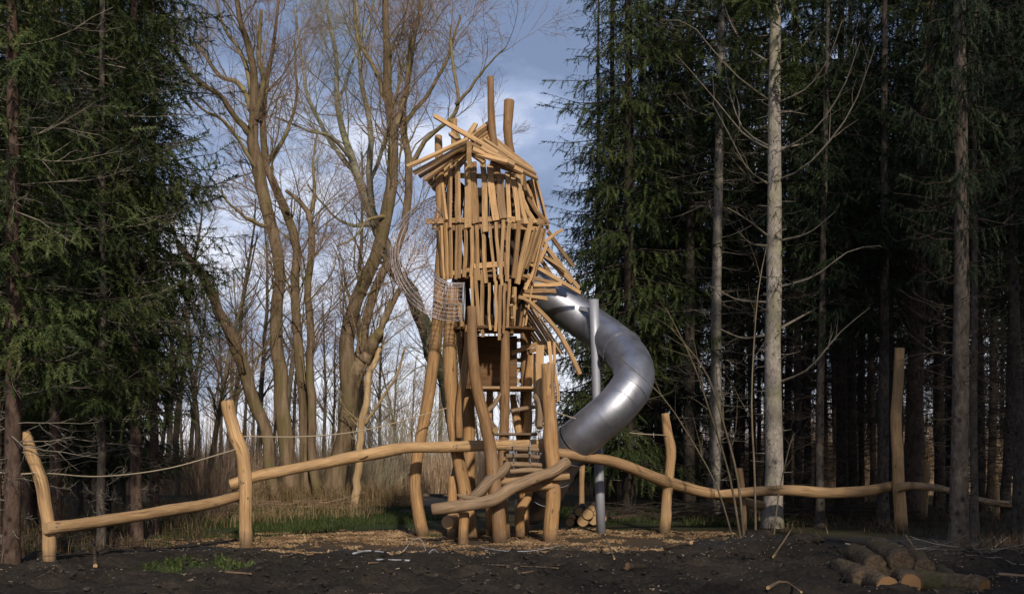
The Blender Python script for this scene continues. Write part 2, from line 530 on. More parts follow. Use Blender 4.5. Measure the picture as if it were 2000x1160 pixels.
def logpts(ctrl, K=18, seed=0, wob=0.0, chamfer=0.015):
    """ctrl: rows (x,y,z,r) -> points and radii with worn edges at both ends"""
    q = spline(ctrl, K)
    p, r = q[:, :3], q[:, 3].copy()
    g = np.random.default_rng(seed)
    nz = g.normal(0, 1, K); nz = np.convolve(np.pad(nz, 2, mode='edge'), [.2, .2, .2, .2, .2], 'valid')
    r = r * (1 + 0.07 * nz)
    if wob:
        p = p.copy()
        w = g.normal(0, 1, (K, 3)); w = (w + np.roll(w, 1, 0) + np.roll(w, -1, 0)) / 3
        p[1:-1] += w[1:-1] * wob
    def endp(a, b, ra):
        d = nrm(b - a)
        return a, a + d * chamfer, ra * 0.86, ra
    a0, a1, ra0, ra1 = endp(p[0], p[1], r[0])
    b0, b1, rb0, rb1 = endp(p[-1], p[-2], r[-1])
    p = np.concatenate([[a0, a1], p[1:-1], [b1, b0]])
    r = np.concatenate([[ra0, ra1], r[1:-1], [rb1, rb0]])
    return p, r

def log(name, ctrl, mats, parent=None, K=18, sides=14, seed=0, wob=0.004, jit=0.03, origin=None, chamfer=0.015):
    p, r = logpts(ctrl, K, seed, wob, chamfer)
    mb = MB().tubes(p, r, sides, 0, True, 1, jit, True, seed=seed)
    return mb.build(name, mats, parent, origin)

def pxlog(rows):
    """rows (px,py,width_px,Y) -> (x,y,z,r)"""
    return np.array([np.append(P(a, b, Y), w / 2 / F * Y) for a, b, w, Y in rows])

# ------------------------------------------------------------------ ground
_perm = np.random.default_rng(3).random((257, 257))
def vnoise(x, y):
    x = np.asarray(x, float); y = np.asarray(y, float)
    xi = np.floor(x).astype(int); yi = np.floor(y).astype(int)
    fx = x - xi; fy = y - yi
    fx = fx * fx * (3 - 2 * fx); fy = fy * fy * (3 - 2 * fy)
    g = lambda a, b: _perm[a % 257, b % 257]
    return (g(xi, yi) * (1 - fx) + g(xi + 1, yi) * fx) * (1 - fy) + (g(xi, yi + 1) * (1 - fx) + g(xi + 1, yi + 1) * fx) * fy
def fbm(x, y, o=4):
    s = 0; a = 0.5
    for k in range(o):
        s = s + a * (vnoise(x * 2 ** k + 17 * k, y * 2 ** k - 9 * k) - 0.5); a *= 0.55
    return s
def sstep(a, b, t):
    t = np.clip((t - a) / (b - a), 0, 1)
    return t * t * (3 - 2 * t)
def height(x, y):
    x = np.asarray(x, float); y = np.asarray(y, float)
    near = 1 - sstep(15.2, 17.6, y + 0.12 * x)
    h = 0.05 * fbm(x * 0.35, y * 0.35, 3)
    h = h + near * (0.42 * np.abs(fbm(x * 1.1, y * 1.3, 5)) + 0.30 * fbm(x * 4.5, y * 4.5, 4))
    right = sstep(-1.5, 3.0, x) * sstep(6, 11, y) * (1 - sstep(14.5, 17.6, y))
    h = h + right * (0.10 + 0.10 * fbm(x * 0.9, y * 0.9, 3))
    h = h + 0.27 * np.exp(-(((x - 3.75) / 1.0) ** 2 + ((y - 16.2) / 0.75) ** 2)) * (1 + 1.2 * fbm(x * 3, y * 3, 3))
    h = h + 0.12 * np.exp(-(((x - 2.9) / 0.5) ** 2 + ((y - 16.6) / 0.4) ** 2))
    h = h * (1 - 0.85 * np.exp(-(((x - 4.6) / 1.3) ** 2 + ((y - 12.3) / 1.2) ** 2)))
    far = sstep(20, 30, y)
    h = h + far * 0.10 * fbm(x * 0.5, y * 0.5, 4) * (1 - sstep(60, 90, y))
    return h
def hz(x, y):
    return float(height(x, y))

def axis(segs):
    out = [segs[0][0]]
    for a, b, st in segs:
        n = max(1, int(round((b - a) / st)))
        out += list(a + (b - a) * (np.arange(1, n + 1) / n))
    return np.array(out)
gx = axis([(-900, -120, 130), (-120, -30, 9), (-30, -11, 1.0), (-11, 11, 0.095), (11, 30, 1.0), (30, 120, 9), (120, 900, 130)])
gy = axis([(-300, -30, 45), (-30, 6, 3), (6, 10.5, 0.4), (10.5, 18.2, 0.06), (18.2, 26, 0.16), (26, 45, 0.5), (45, 110, 3), (110, 300, 20), (300, 1800, 150)])
GXX, GYY = np.meshgrid(gx, gy)
gv = np.stack([GXX, GYY, height(GXX, GYY)], -1).reshape(-1, 3)
nx, ny = len(gx), len(gy)
ii = np.arange(nx * ny).reshape(ny, nx)
gf = np.stack([ii[:-1, :-1], ii[:-1, 1:], ii[1:, 1:], ii[1:, :-1]], -1).reshape(-1, 4)

def mat_ground():
    t = NT('forest_ground')
    g = t.n('ShaderNodeNewGeometry')
    sep = t.n('ShaderNodeSeparateXYZ'); t.l(g.outputs['Position'], sep.inputs[0])
    X, Y = sep.outputs[0], sep.outputs[1]
    v = t.geo()
    edge = t.noise(v, 1.6, 6.0, 0.7)
    def zone(cx, cy, rx, ry, soft=0.18, nz=0.7):
        a = t.math('DIVIDE', t.math('SUBTRACT', X, cx), rx)
        b = t.math('DIVIDE', t.math('SUBTRACT', Y, cy), ry)
        d = t.math('SQRT', t.math('ADD', t.math('MULTIPLY', a, a), t.math('MULTIPLY', b, b)))
        d = t.math('ADD', d, t.math('MULTIPLY', t.math('SUBTRACT', edge, 0.5), nz))
        return t.math('DIVIDE', t.math('SUBTRACT', 1.0, d), soft, True)
    fine = t.noise(v, 26.0, 5.0, 0.7)
    mid = t.noise(v, 4.0, 5.0, 0.6)
    litter = t.ramp(fine, [(0.3, (0.022, 0.015, 0.009)), (0.52, (0.055, 0.038, 0.022)), (0.72, (0.11, 0.078, 0.045))])
    green = t.ramp(fine, [(0.3, (0.02, 0.028, 0.009)), (0.55, (0.045, 0.066, 0.018)), (0.75, (0.085, 0.105, 0.035))])
    soil = t.ramp(t.noise(v, 18.0, 8.0, 0.75), [(0.3, (0.011, 0.0085, 0.0065)), (0.55, (0.032, 0.026, 0.020)), (0.8, (0.075, 0.060, 0.046))])
    gravel = t.ramp(t.noise(v, 34.0, 6.0, 0.75), [(0.32, (0.018, 0.017, 0.016)), (0.55, (0.040, 0.038, 0.036)), (0.75, (0.085, 0.079, 0.072))])
    chips = t.ramp(t.noise(t.geo((1, 2, 1)), 30.0, 5.0, 0.8), [(0.3, (0.035, 0.024, 0.016)), (0.52, (0.105, 0.07, 0.042)), (0.72, (0.26, 0.18, 0.105))])
    c = t.mix(t.math('MULTIPLY', t.math('SUBTRACT', mid, 0.42, True), 3.5, True), litter, green)
    c = t.mix(zone(-5.2, 26.0, 3.8, 5.4), c, green)
    c = t.mix(zone(4.2, 27.5, 3.6, 4.0), c, green)
    reedy = t.ramp(fine, [(0.3, (0.10, 0.065, 0.034)), (0.7, (0.26, 0.18, 0.10))])
    far = t.math('DIVIDE', t.math('SUBTRACT', t.math('ADD', Y, t.math('MULTIPLY', edge, 4.0)), 43.5), 1.5, True)
    c = t.mix(far, c, reedy)
    c = t.mix(zone(-3.6, 38.0, 2.6, 7.5, 0.1, 0.3), c, gravel)
    # worked soil in front: everything nearer than the trail
    front = t.math('SUBTRACT', 21.0, t.math('ADD', Y, t.math('MULTIPLY', t.math('SUBTRACT', edge, 0.5), 3.5)))
    front = t.math('DIVIDE', front, 0.9, True)
    lft = t.math('DIVIDE', t.math('ADD', t.math('ADD', X, t.math('MULTIPLY', edge, 2.0)), 7.2), 0.8, True)
    c = t.mix(t.math('MULTIPLY', front, lft), c, gravel)
    c = t.mix(t.math('MULTIPLY', zone(-0.9, 20.0, 5.3, 2.9, 0.35, 0.7), 0.85), c, chips)
    nearb = t.math('DIVIDE', t.math('SUBTRACT', 16.6, t.math('ADD', t.math('ADD', Y, t.math('MULTIPLY', X, 0.12)), t.math('MULTIPLY', t.math('SUBTRACT', edge, 0.5), 2.0))), 0.5, True)
    patch = t.ramp(t.noise(v, 0.9, 5.0, 0.65), [(0.45, 0.0), (0.62, 1.0)])
    soil = t.mix(t.math('MULTIPLY', patch, 0.75), soil, t.ramp(fine, [(0.3, (0.022, 0.017, 0.013)), (0.55, (0.060, 0.047, 0.036)), (0.75, (0.13, 0.105, 0.08))]))
    c = t.mix(nearb, c, soil)
    m2 = t.math('MULTIPLY', zone(-4.3, 14.6, 1.0, 0.55, 0.3, 0.9), 0.8)
    c = t.mix(m2, c, green)
    sp = t.voro(v, 11.0)
    spk = t.math('MULTIPLY', t.ramp(sp, [(0.07, 1.0), (0.12, 0.0)]), t.ramp(t.noise(v, 2.7, 2.0), [(0.5, 0.0), (0.6, 1.0)]))
    c = t.mix(t.math('MULTIPLY', spk, 0.75), c, (0.22, 0.19, 0.15))
    t.col(c)
    t.b.inputs['Roughness'].default_value = 0.92
    t.b.inputs['Specular IOR Level'].default_value = 0.15
    hgt = t.math('ADD', t.math('MULTIPLY', fine, 0.6), t.noise(v, 60.0, 4.0, 0.7))
    t.bump(hgt, 0.8, 0.04)
    return t.m
M['ground'] = mat_ground()
ground = MB().add(gv, gf, None, 0, True).build('ground', [M['ground']])
tag(ground, 'dark bare soil with wood chips and moss under the trees', kind='structure')

# scattered small bits: one transform-batched helper
def scatter(tverts, tfaces, pos, scale, yaw, tilt=None, roll=None):
    tv = np.asarray(tverts, float)
    n = len(pos)
    sc = np.asarray(scale, float)
    if sc.ndim == 1:
        sc = np.repeat(sc[:, None], 3, 1)
    v = tv[None] * sc[:, None, :]
    if roll is not None:
        c, s = np.cos(roll)[:, None], np.sin(roll)[:, None]
        v = np.stack([v[..., 0], v[..., 1] * c - v[..., 2] * s, v[..., 1] * s + v[..., 2] * c], -1)
    if tilt is not None:
        c, s = np.cos(tilt)[:, None], np.sin(tilt)[:, None]
        v = np.stack([v[..., 0] * c + v[..., 2] * s, v[..., 1], -v[..., 0] * s + v[..., 2] * c], -1)
    c, s = np.cos(yaw)[:, None], np.sin(yaw)[:, None]
    v = np.stack([v[..., 0] * c - v[..., 1] * s, v[..., 0] * s + v[..., 1] * c, v[..., 2]], -1)
    v = v + np.asarray(pos)[:, None, :]
    f = np.asarray(tfaces)[None] + (np.arange(n) * len(tv))[:, None, None]
    return v.reshape(-1, 3), f.reshape(-1, f.shape[-1])

BOXV = [(-.5, -.5, -.5), (.5, -.5, -.5), (.5, .5, -.5), (-.5, .5, -.5), (-.5, -.5, .5), (.5, -.5, .5), (.5, .5, .5), (-.5, .5, .5)]
BOXF = [[0, 3, 2, 1], [4, 5, 6, 7], [0, 1, 5, 4], [1, 2, 6, 5], [2, 3, 7, 6], [3, 0, 4, 7]]
def lumpmesh(seed):
    g = np.random.default_rng(seed)
    v = [(0, 0, 1), (0, 0, -1)]
    for z, r, o in ((0.5, .87, 0), (-.4, .92, .5)):
        for k in range(6):
            a = (k + o) * math.pi / 3
            v.append((r * math.cos(a), r * math.sin(a), z))
    v = np.array(v) * g.uniform(0.65, 1.25, (14, 1))
    f = []
    for k in range(6):
        n = (k + 1) % 6
        f += [[0, 2 + k, 2 + n], [2 + k, 8 + k, 2 + n], [2 + n, 8 + k, 8 + n], [1, 8 + n, 8 + k]]
    return v, f

g = np.random.default_rng(11)
def in_ell(x, y, cx, cy, rx, ry, nz=0.25):
    return ((x - cx) / rx) ** 2 + ((y - cy) / ry) ** 2 < (1 + nz * 3 * fbm(x * 1.3, y * 1.3, 3)) ** 2
# wood chips bed
x = g.uniform(-7, 5, 60000); y = g.uniform(16.2, 24, 60000)
k = in_ell(x, y, -0.9, 20.0, 5.2, 2.8, 0.5) & (fbm(x * 1.7, y * 1.7, 4) > -0.10 + 0.12 * g.random(60000))
x, y = x[k][:11500], y[k][:11500]
n = len(x)
mbc = MB()
m_ch = [M['slat'], M['end']]
v, f = scatter(BOXV, BOXF, np.stack([x, y, height(x, y) + g.uniform(0.004, 0.02, n)], -1),
               np.stack([g.uniform(.03, .08, n), g.uniform(.012, .03, n), g.uniform(.004, .01, n)], -1), g.uniform(0, 6.3, n), g.normal(0, .35, n), g.normal(0, .35, n))
M['chip'] = mat_leaf('wood_chip', (0.095, 0.056, 0.029), (0.25, 0.155, 0.08), (0.50, 0.35, 0.195), 0.0, 0.8, scale=2.0)
tag(MB().add(v, f).build('wood_chips', [M['chip']]), 'loose tan wood chips spread around the tower feet', kind='stuff')
# soil clods in front
x = g.uniform(-8.5, 9.0, 16000); y = g.uniform(10.5, 17.4, 16000)
k = ((y + 0.12 * x) < 17.2 + g.normal(0, .4, 16000)) & (fbm(x * .9 + 3, y * .9, 3) > -0.08 + .16 * g.random(16000))
x, y = x[k][:4800], y[k][:4800]; n = len(x)
mb = MB()
for q in range(3):
    s = slice(q, None, 3)
    lv, lf = lumpmesh(q)
    sc = (0.006 + 0.036 * g.random(len(x[s])) ** 4)
    v, f = scatter(lv, lf, np.stack([x[s], y[s], height(x[s], y[s]) + sc * 0.3], -1), np.stack([sc * 1.5, sc, sc * .6], -1), g.uniform(0, 6.3, len(sc)), g.normal(0, .3, len(sc)))
    mb.add(v, f)
M['soil'] = mat_leaf('peaty_soil', (0.016, 0.0125, 0.0095), (0.040, 0.032, 0.025), (0.095, 0.075, 0.057), 0.0, 0.95, 3.0)
tag(mb.build('soil_clods', [M['soil']]), 'crumbly black soil clods strewn over the foreground', kind='stuff')
# pale bits
x = g.uniform(-8, 8, 6000); y = g.uniform(10.8, 18.6, 6000); k = fbm(x * .8, y * .8, 3) > .03; x, y = x[k][:1700], y[k][:1700]; n = len(x)
v, f = scatter(BOXV, BOXF, np.stack([x, y, height(x, y) + .008], -1), np.stack([0.008 + .05 * g.random(n) ** 3, g.uniform(.006, .018, n), g.uniform(.005, .012, n)], -1), g.uniform(0, 6.3, n), g.normal(0, .3, n))
M['palebit'] = mat_leaf('pale_splinter', (0.10, 0.075, 0.05), (0.22, 0.17, 0.12), (0.42, 0.37, 0.30), 0.0, 0.8, 3.0)
tag(MB().add(v, f).build('wood_splinters', [M['palebit']]), 'pale wood splinters sprinkled over the dark soil', kind='stuff')

# blades
def blades(x, y, hgt, wid, lean, seed, bendy=0.5):
    g = np.random.default_rng(seed); n = len(x)
    yaw = g.uniform(0, 6.283, n)
    z = height(x, y) - 0.01
    d = np.stack([np.cos(yaw), np.sin(yaw), np.zeros(n)], -1)
    s = np.stack([-np.sin(yaw), np.cos(yaw), np.zeros(n)], -1)
    b = np.stack([x, y, z], -1)
    up = np.array([0, 0, 1.0])
    ln = (lean * g.random(n))[:, None]
    h = hgt[:, None]; w = wid[:, None]
    p0a = b - s * w / 2; p0b = b + s * w / 2
    m = b + up * h * 0.55 + d * ln * h * 0.35
    p1a = m - s * w * .4; p1b = m + s * w * .4
    t = b + up * h * (1 - 0.35 * ln * bendy) + d * ln * h
    v = np.stack([p0a, p0b, p1b, p1a, t], 1).reshape(-1, 3)
    i = np.arange(n)[:, None] * 5
    return v, i + np.array([[0, 1, 2, 3]]), i + np.array([[3, 2, 4]])
def grassfield(name, label, x, y, h, w, lean, mat, seed):
    v, q, t = blades(x, y, h, w, lean, seed)
    mb = MB().add(v, q)
    mb.Fc.append((t, None, 0, False))
    return tag(mb.build(name, [M[mat]]), label, kind='stuff')
def rnd_in(n, cx, cy, rx, ry, seed, nz=0.3):
    g = np.random.default_rng(seed)
    x = g.uniform(cx - rx * 1.4, cx + rx * 1.4, n * 3); y = g.uniform(cy - ry * 1.4, cy + ry * 1.4, n * 3)
    k = in_ell(x, y, cx, cy, rx, ry, nz) & (fbm(x * 1.1 + 5, y * 1.1, 3) > -0.09)
    return x[k][:n], y[k][:n]
x, y = rnd_in(22000, -5.4, 26.6, 3.4, 5.0, 1, 0.8); n = len(x)
grassfield('green_grass', 'short green grass patch between the willows and the chips', x, y, g.uniform(.05, .17, n), g.uniform(.008, .018, n), 0.9, 'grass', 2)
x, y = rnd_in(12000, 4.2, 27.5, 3.4, 3.8, 3); n = len(x)
grassfield('green_grass', 'thin green grass behind the steel post and right posts', x, y, g.uniform(.05, .2, n), g.uniform(.008, .02, n), 1.0, 'grass', 4)
x, y = rnd_in(700, -4.35, 14.7, 0.75, 0.4, 5); n = len(x)
grassfield('green_grass', 'small green weed tuft growing from the foreground soil', x, y, g.uniform(.03, .11, n), g.uniform(.015, .035, n), 1.2, 'grass', 6)
# brown undergrowth under the spruces left and right
x, y = rnd_in(6000, -9.0, 19.5, 3.4, 4.5, 7); n = len(x)
grassfield('brown_undergrowth', 'tangled brown undergrowth below the left spruces', x, y, g.uniform(.06, .45, n) ** 1.2, g.uniform(.006, .016, n), 1.6, 'litter', 8)
x, y = rnd_in(9000, -9.0, 28.0, 5.0, 7.0, 17); n = len(x)
grassfield('brown_undergrowth', 'brown grass tangle around the bare shrub and willows', x, y, g.uniform(.08, .45, n), g.uniform(.008, .02, n), 1.4, 'drygrass', 18)
x, y = rnd_in(6000, 8.6, 16.0, 2.2, 2.2, 9); n = len(x)
grassfield('brown_undergrowth', 'dry bramble and grass tangle at the right front trunk', x, y, g.uniform(.06, .5, n) ** 1.2, g.uniform(.005, .012, n), 1.7, 'litter', 10)
x, y = rnd_in(9000, 11.0, 30.0, 9.0, 9.0, 11); n = len(x)
grassfield('brown_undergrowth', 'low brown undergrowth across the right spruce stand floor', x, y, g.uniform(.05, .35, n), g.uniform(.01, .025, n), 1.6, 'litter', 12)
x, y = rnd_in(7000, -8.2, 22.5, 3.0, 4.0, 27, 0.9); n = len(x)
grassfield('green_grass', 'sparse green grass between the left beam and the bare shrub', x, y, g.uniform(.04, .18, n), g.uniform(.008, .018, n), 1.1, 'grass', 28)
# pale dry tufts at willow feet
x, y = rnd_in(5000, -5.6, 33.6, 3.0, 1.3, 13); n = len(x)
grassfield('dry_grass', 'pale dry grass tufts hanging around the willow feet', x, y, g.uniform(.25, .95, n), g.uniform(.008, .02, n), 1.1, 'drygrass', 14)
# reed field behind
g2 = np.random.default_rng(21)
n = 42000
y = 43.5 + 45 * g2.random(n) ** 1.7; x = g2.uniform(-1, 1, n) * (y * 0.62)
k = ~((np.abs(x + 3.4) < 0.0))
hh = g2.uniform(.9, 2.1, n) * (0.75 + 0.9 * (vnoise(x * .25, y * .25)))
grassfield('reed_field', 'tall dry tan reeds filling the field behind the trees', x, y, hh, g2.uniform(.012, .035, n), 0.55, 'reed', 22)
n = 9000
y = g2.uniform(62, 78, n); x = g2.uniform(10, 52, n)
grassfield('far_scrub', 'tall pale scrub glimpsed beyond the right spruce stand', x, y, g2.uniform(2.0, 5.5, n), g2.uniform(.02, .06, n), 0.35, 'reed', 24)

# ------------------------------------------------------------------ play tower
WD = ['wood', 'end']; SD = ['slat', 'end']
tower = thing('play_tower', 'tall wooden play tower clad in crooked upright slats like a nest', 'play tower', (-0.4, 20.2, 0))
T0 = np.array([-0.4, 20.2, 0.0])
def tl(rows):
    a = pxlog(rows); a[:, :3] -= T0
    return a
_sd = [100]
def sd():
    _sd[0] += 1
    return _sd[0]
TP = ['towerpost', 'end']
def tpost(rows, K=22, mats=TP, name='post', sides=14, wob=0.008):
    return log(name, tl(rows), mats, tower, K, sides, sd(), wob, 0.035)

# posts (px, py, width, depth)
tpost([(856, 265, 15, 20.0), (858, 330, 17, 20.0), (862, 450, 19, 20.1), (858, 560, 21, 20.3), (852, 650, 23, 20.4), (843, 730, 24, 20.5), (831, 810, 24, 20.6), (818, 880, 23, 20.6), (811, 945, 22, 20.6), (817, 1000, 23, 20.6), (829, 1055, 25, 20.6)], 30)
tpost([(884, 560, 24, 20.3), (879, 640, 25, 20.3), (879, 730, 26, 20.3), (884, 800, 25, 20.3), (889, 870, 25, 20.3), (903, 930, 25, 20.3), (913, 990, 27, 20.3), (921, 1060, 32, 20.3)])
tpost([(888, 232, 10, 21.6), (886, 300, 12, 21.6), (888, 480, 18, 21.5), (900, 640, 22, 21.4), (914, 780, 24, 21.3), (916, 900, 24, 21.3), (915, 1050, 25, 21.3)], 26)
tpost([(921, 598, 18, 19.25), (922, 650, 20, 19.25), (926, 710, 21, 19.2), (933, 765, 22, 19.15), (947, 825, 24, 19.1), (958, 880, 25, 19.1), (966, 950, 27, 19.05), (973, 1005, 28, 19.05), (977, 1064, 28, 19.05)], 26)
tpost([(958, 150, 12, 20.5), (960, 230, 14, 20.5), (966, 300, 16, 20.5), (978, 420, 17, 20.4), (986, 560, 18, 20.2), (987, 660, 19, 20.1), (986, 760, 20, 20.0), (984, 860, 20, 20.0), (981, 960, 22, 20.0), (985, 1050, 24, 20.0)], 34)
tpost([(995, 196, 20, 21.2), (993, 230, 18, 21.2), (993, 270, 17, 21.2), (1001, 320, 18, 21.2), (1010, 430, 19, 21.2), (1020, 560, 20, 21.2), (1028, 680, 21, 21.2), (1026, 780, 20, 21.1), (1020, 880, 20, 21.1), (1017, 1045, 22, 21.1)], 32)
tpost([(1070, 710, 25, 19.4), (1071, 760, 25, 19.4), (1075, 840, 27, 19.4), (1079, 900, 28, 19.4), (1081, 960, 28, 19.4), (1077, 1010, 30, 19.4), (1076, 1062, 31, 19.4)], 24)
tpost([(1040, 690, 15, 20.9), (1031, 760, 17, 20.9), (1032, 820, 17, 20.9), (1022, 900, 18, 20.9), (1024, 1042, 20, 20.9)])
tpost([(957, 760, 12, 20.8), (955, 860, 16, 20.8), (958, 1046, 17, 20.8)])
tpost([(885, 930, 20, 20.5), (884, 1052, 22, 20.4)], 8)
# braces and crooked climbing limbs
tpost([(914, 635, 11, 20.0), (908, 720, 14, 20.0), (899, 780, 15, 20.05), (897, 855, 14, 20.1)], 14, name='brace')
tpost([(1037, 955, 14, 20.6), (1030, 975, 16, 20.4), (1015, 1000, 19, 20.3), (1016, 1048, 19, 20.3)], 12, name='brace')
tpost([(1002, 770, 11, 20.9), (1008, 815, 15, 20.9), (1015, 860, 12, 20.9)], 10, name='brace')
tpost([(978, 769, 7, 19.9), (965, 790, 9, 19.7), (948, 808, 9, 19.4)], 10, ['oldwood', 'end'], 'climbing_limb', 10)
tpost([(954, 818, 11, 19.3), (962, 832, 14, 19.2), (968, 840, 14, 19.0)], 8, ['oldwood', 'end'], 'climbing_limb', 10)
tpost([(998, 803, 8, 20.3), (1020, 798, 9, 20.4), (1046, 794, 8, 20.5)], 8, ['oldwood', 'end'], 'climbing_limb', 10)
tpost([(1044, 772, 10, 19.7), (1053, 785, 11, 19.6), (1055, 812, 13, 19.45), (1054, 836, 13, 19.3)], 10, ['oldwood', 'end'], 'climbing_limb', 10)

# ---- slat cladding around a five-sided plan
CX, CY = -0.37, 20.4
PLAN = np.array([(-1.08, -0.45), (0.40, -0.80), (1.03, 0.05), (0.55, 0.95), (-0.75, 0.95)])
def front_pt(px, py, s):
    """where the sight line through a photo pixel meets the front of the cladding"""
    kx = (px - 1000) / F
    best = None
    for i in range(5):
        a = PLAN[i] * s + (CX, CY); b = PLAN[(i + 1) % 5] * s + (CX, CY)
        den = (b[0] - a[0]) - kx * (b[1] - a[1])
        if abs(den) < 1e-6:
            continue
        t = (kx * a[1] - a[0]) / den
        if 0 <= t <= 1:
            Y = a[1] + t * (b[1] - a[1])
            if best is None or Y < best:
                best = Y
    if best is None:
        best = CY + (0.05 if kx * CY > CX else -0.40) * s
    return P(px, py, best)
def outn(p):
    d = np.array([p[0] - CX, p[1] - CY, 0.0])
    d[1] *= 1.5
    return nrm(d)
def slatpart(name, p0, p1, w, t=0.035, bend=0.012, normal=None, mats=SD, K=5, taper=1.0, mid=None, parent=None, org=None):
    s = sd()
    nn = outn((np.asarray(p0) + np.asarray(p1)) / 2) if normal is None else normal
    o0 = T0 if org is None else np.asarray(org, float)
    if name == 'slat' and normal is None:
        nn = nrm(nn + np.random.default_rng(s).normal(0, .15, 3))
        st = nn * np.random.default_rng(s).uniform(-.015, .035)
        p0 = np.asarray(p0) + st; p1 = np.asarray(p1) + st
    mb = MB().slat(np.asarray(p0) - o0, np.asarray(p1) - o0, w, t, nn, bend, s, K, taper, mid)
    return mb.build(name, mats, parent or tower)
def pxw(w, Y=20.0):
    return w / F * Y
top = [(860, 323, 874, 431, 12), (883, 325, 881, 446, 13), (896, 317, 897, 436, 12), (914, 318, 915, 446, 14), (926, 318, 931, 437, 13), (943, 317, 949, 454, 12),
       (957, 323, 969, 431, 14), (977, 341, 984, 428, 15), (991, 336, 995, 434, 9), (1000, 338, 1012, 432, 10), (1009, 340, 1026, 438, 10), (1016, 340, 1044, 436, 12), (1022, 342, 1066, 434, 17), (1027, 360, 1058, 440, 11)]
slats_top = []
for i, (x0, y0, x1, y1, w) in enumerate(top):
    s0, s1 = 0.80, 1.03
    if i >= 13:
        s0, s1 = 0.74, 0.97
    md = None
    if i in (11, 12):
        md = (-0.10, 0, -0.02)
    _o = slatpart('slat', front_pt(x0, y0, s0), front_pt(x1, y1, s1), pxw(w) * 0.86, 0.05, 0.02, mid=md, taper=1.12)
    slats_top.append(_o)
midt = [(857, 450, 863, 540, 8), (865, 440, 869, 545, 7), (873, 436, 876, 547, 8), (881, 447, 883, 543, 7), (893, 439, 891, 545, 7), (901, 439, 898, 543, 7), (911, 442, 908, 541, 7), (922, 441, 921, 540, 8), (932, 439, 937, 547, 7), (943, 439, 951, 553, 8), (957, 442, 967, 551, 7), (969, 431, 981, 558, 8), (983, 424, 977, 545, 8), (996, 424, 990, 549, 9), (1012, 431, 1001, 543, 11), (1034, 428, 1008, 555, 13), (1054, 437, 1026, 526, 13), (1046, 445, 1018, 540, 9), (1062, 446, 1040, 512, 9)]
for i, (x0, y0, x1, y1, w) in enumerate(midt):
    slatpart('slat', front_pt(x0, y0, 1.0), front_pt(x1, y1, 0.74), pxw(w) * 0.80, 0.045, 0.02)
lowt = [(930, 523, 937, 646, 6), (943, 527, 943, 658, 7), (955, 553, 957, 645, 6), (968, 549, 967, 647, 7), (977, 556, 975, 664, 8), (986, 553, 983, 651, 6), (995, 545, 991, 640, 7), (999, 578, 1005, 603, 6), (998, 596, 998, 622, 7), (1000, 620, 999, 646, 6), (922, 540, 925, 640, 6), (1006, 560, 1000, 650, 9)]
for i, (x0, y0, x1, y1, w) in enumerate(lowt):
    slatpart('slat', front_pt(x0, y0, 0.78), front_pt(x1, y1, 0.60), pxw(w) * 0.82, 0.045, 0.018)
# rails that carry the slats
def rail(x0, y0, s0, x1, y1, s1, hpx, t=0.05, name='rail'):
    a, b = front_pt(x0, y0, s0), front_pt(x1, y1, s1)
    slatpart(name, a, b, pxw(hpx), t, 0.006)
rail(832, 433, 0.99, 992, 427, 0.99, 10)
rail(976, 427, 1.0, 1014, 430, 1.0, 11); rail(1010, 431, 0.985, 1070, 436, 0.985, 11)
rail(851, 447, 0.955, 1004, 441, 0.955, 10, 0.06); rail(1002, 442, 0.95, 1060, 448, 0.95, 10)
rail(906, 528, 0.715, 970, 526, 0.715, 8); rail(926, 520, 0.80, 984, 516, 0.80, 10); rail(862, 536, 0.705, 908, 530, 0.705, 8)
rail(862, 342, 0.77, 1000, 346, 0.77, 9); rail(998, 346, 0.77, 1026, 352, 0.77, 8)
rail(925, 638, 0.565, 1000, 640, 0.565, 7)
# back of the cladding: slats on the hidden sides with narrow gaps
def plan_pt(u, s, z):
    u = u % 5; i = int(u); f = u - i
    a, b = PLAN[i] * s, PLAN[(i + 1) % 5] * s
    q = a + (b - a) * f
    return np.array([CX + q[0], CY + q[1], z])
def backrow(u0, u1, n, sa, za, sb, zb, w):
    for k in range(n):
        u = u0 + (u1 - u0) * (k + 0.5) / n
        slatpart('slat', plan_pt(u, sa, za + random.uniform(-.05, .05)), plan_pt(u + random.uniform(-.03, .03), sb, zb + random.uniform(-.08, .08)), w * random.uniform(.8, 1.1), 0.035, 0.01)
zt, zb, zm, zl = 6.85, 5.85, 4.90, 3.95
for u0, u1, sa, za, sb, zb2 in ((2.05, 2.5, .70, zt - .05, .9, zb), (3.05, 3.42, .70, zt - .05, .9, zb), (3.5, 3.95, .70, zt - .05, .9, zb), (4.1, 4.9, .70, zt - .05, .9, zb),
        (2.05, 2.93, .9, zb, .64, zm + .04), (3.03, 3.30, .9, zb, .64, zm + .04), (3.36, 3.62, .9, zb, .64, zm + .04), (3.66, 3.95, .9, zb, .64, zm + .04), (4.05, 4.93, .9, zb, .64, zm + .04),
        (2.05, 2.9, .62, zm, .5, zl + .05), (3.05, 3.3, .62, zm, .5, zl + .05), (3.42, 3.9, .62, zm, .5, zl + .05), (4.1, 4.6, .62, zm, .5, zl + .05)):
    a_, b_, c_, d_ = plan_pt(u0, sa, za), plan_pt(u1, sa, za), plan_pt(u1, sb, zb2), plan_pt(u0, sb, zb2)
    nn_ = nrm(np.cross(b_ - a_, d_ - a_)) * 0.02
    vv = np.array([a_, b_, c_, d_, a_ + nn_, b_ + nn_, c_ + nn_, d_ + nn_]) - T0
    MB().add(vv, BOXF).build('inner_shade_panel', ['shadeply'], tower)  # dark sheets added behind the slat gaps to paint the interior shade
backrow(2.0, 5.0, 20, 0.80, zt, 1.02, zb, 0.145)
backrow(1.9, 5.0, 26, 0.98, zb + .05, 0.74, zm, 0.085)
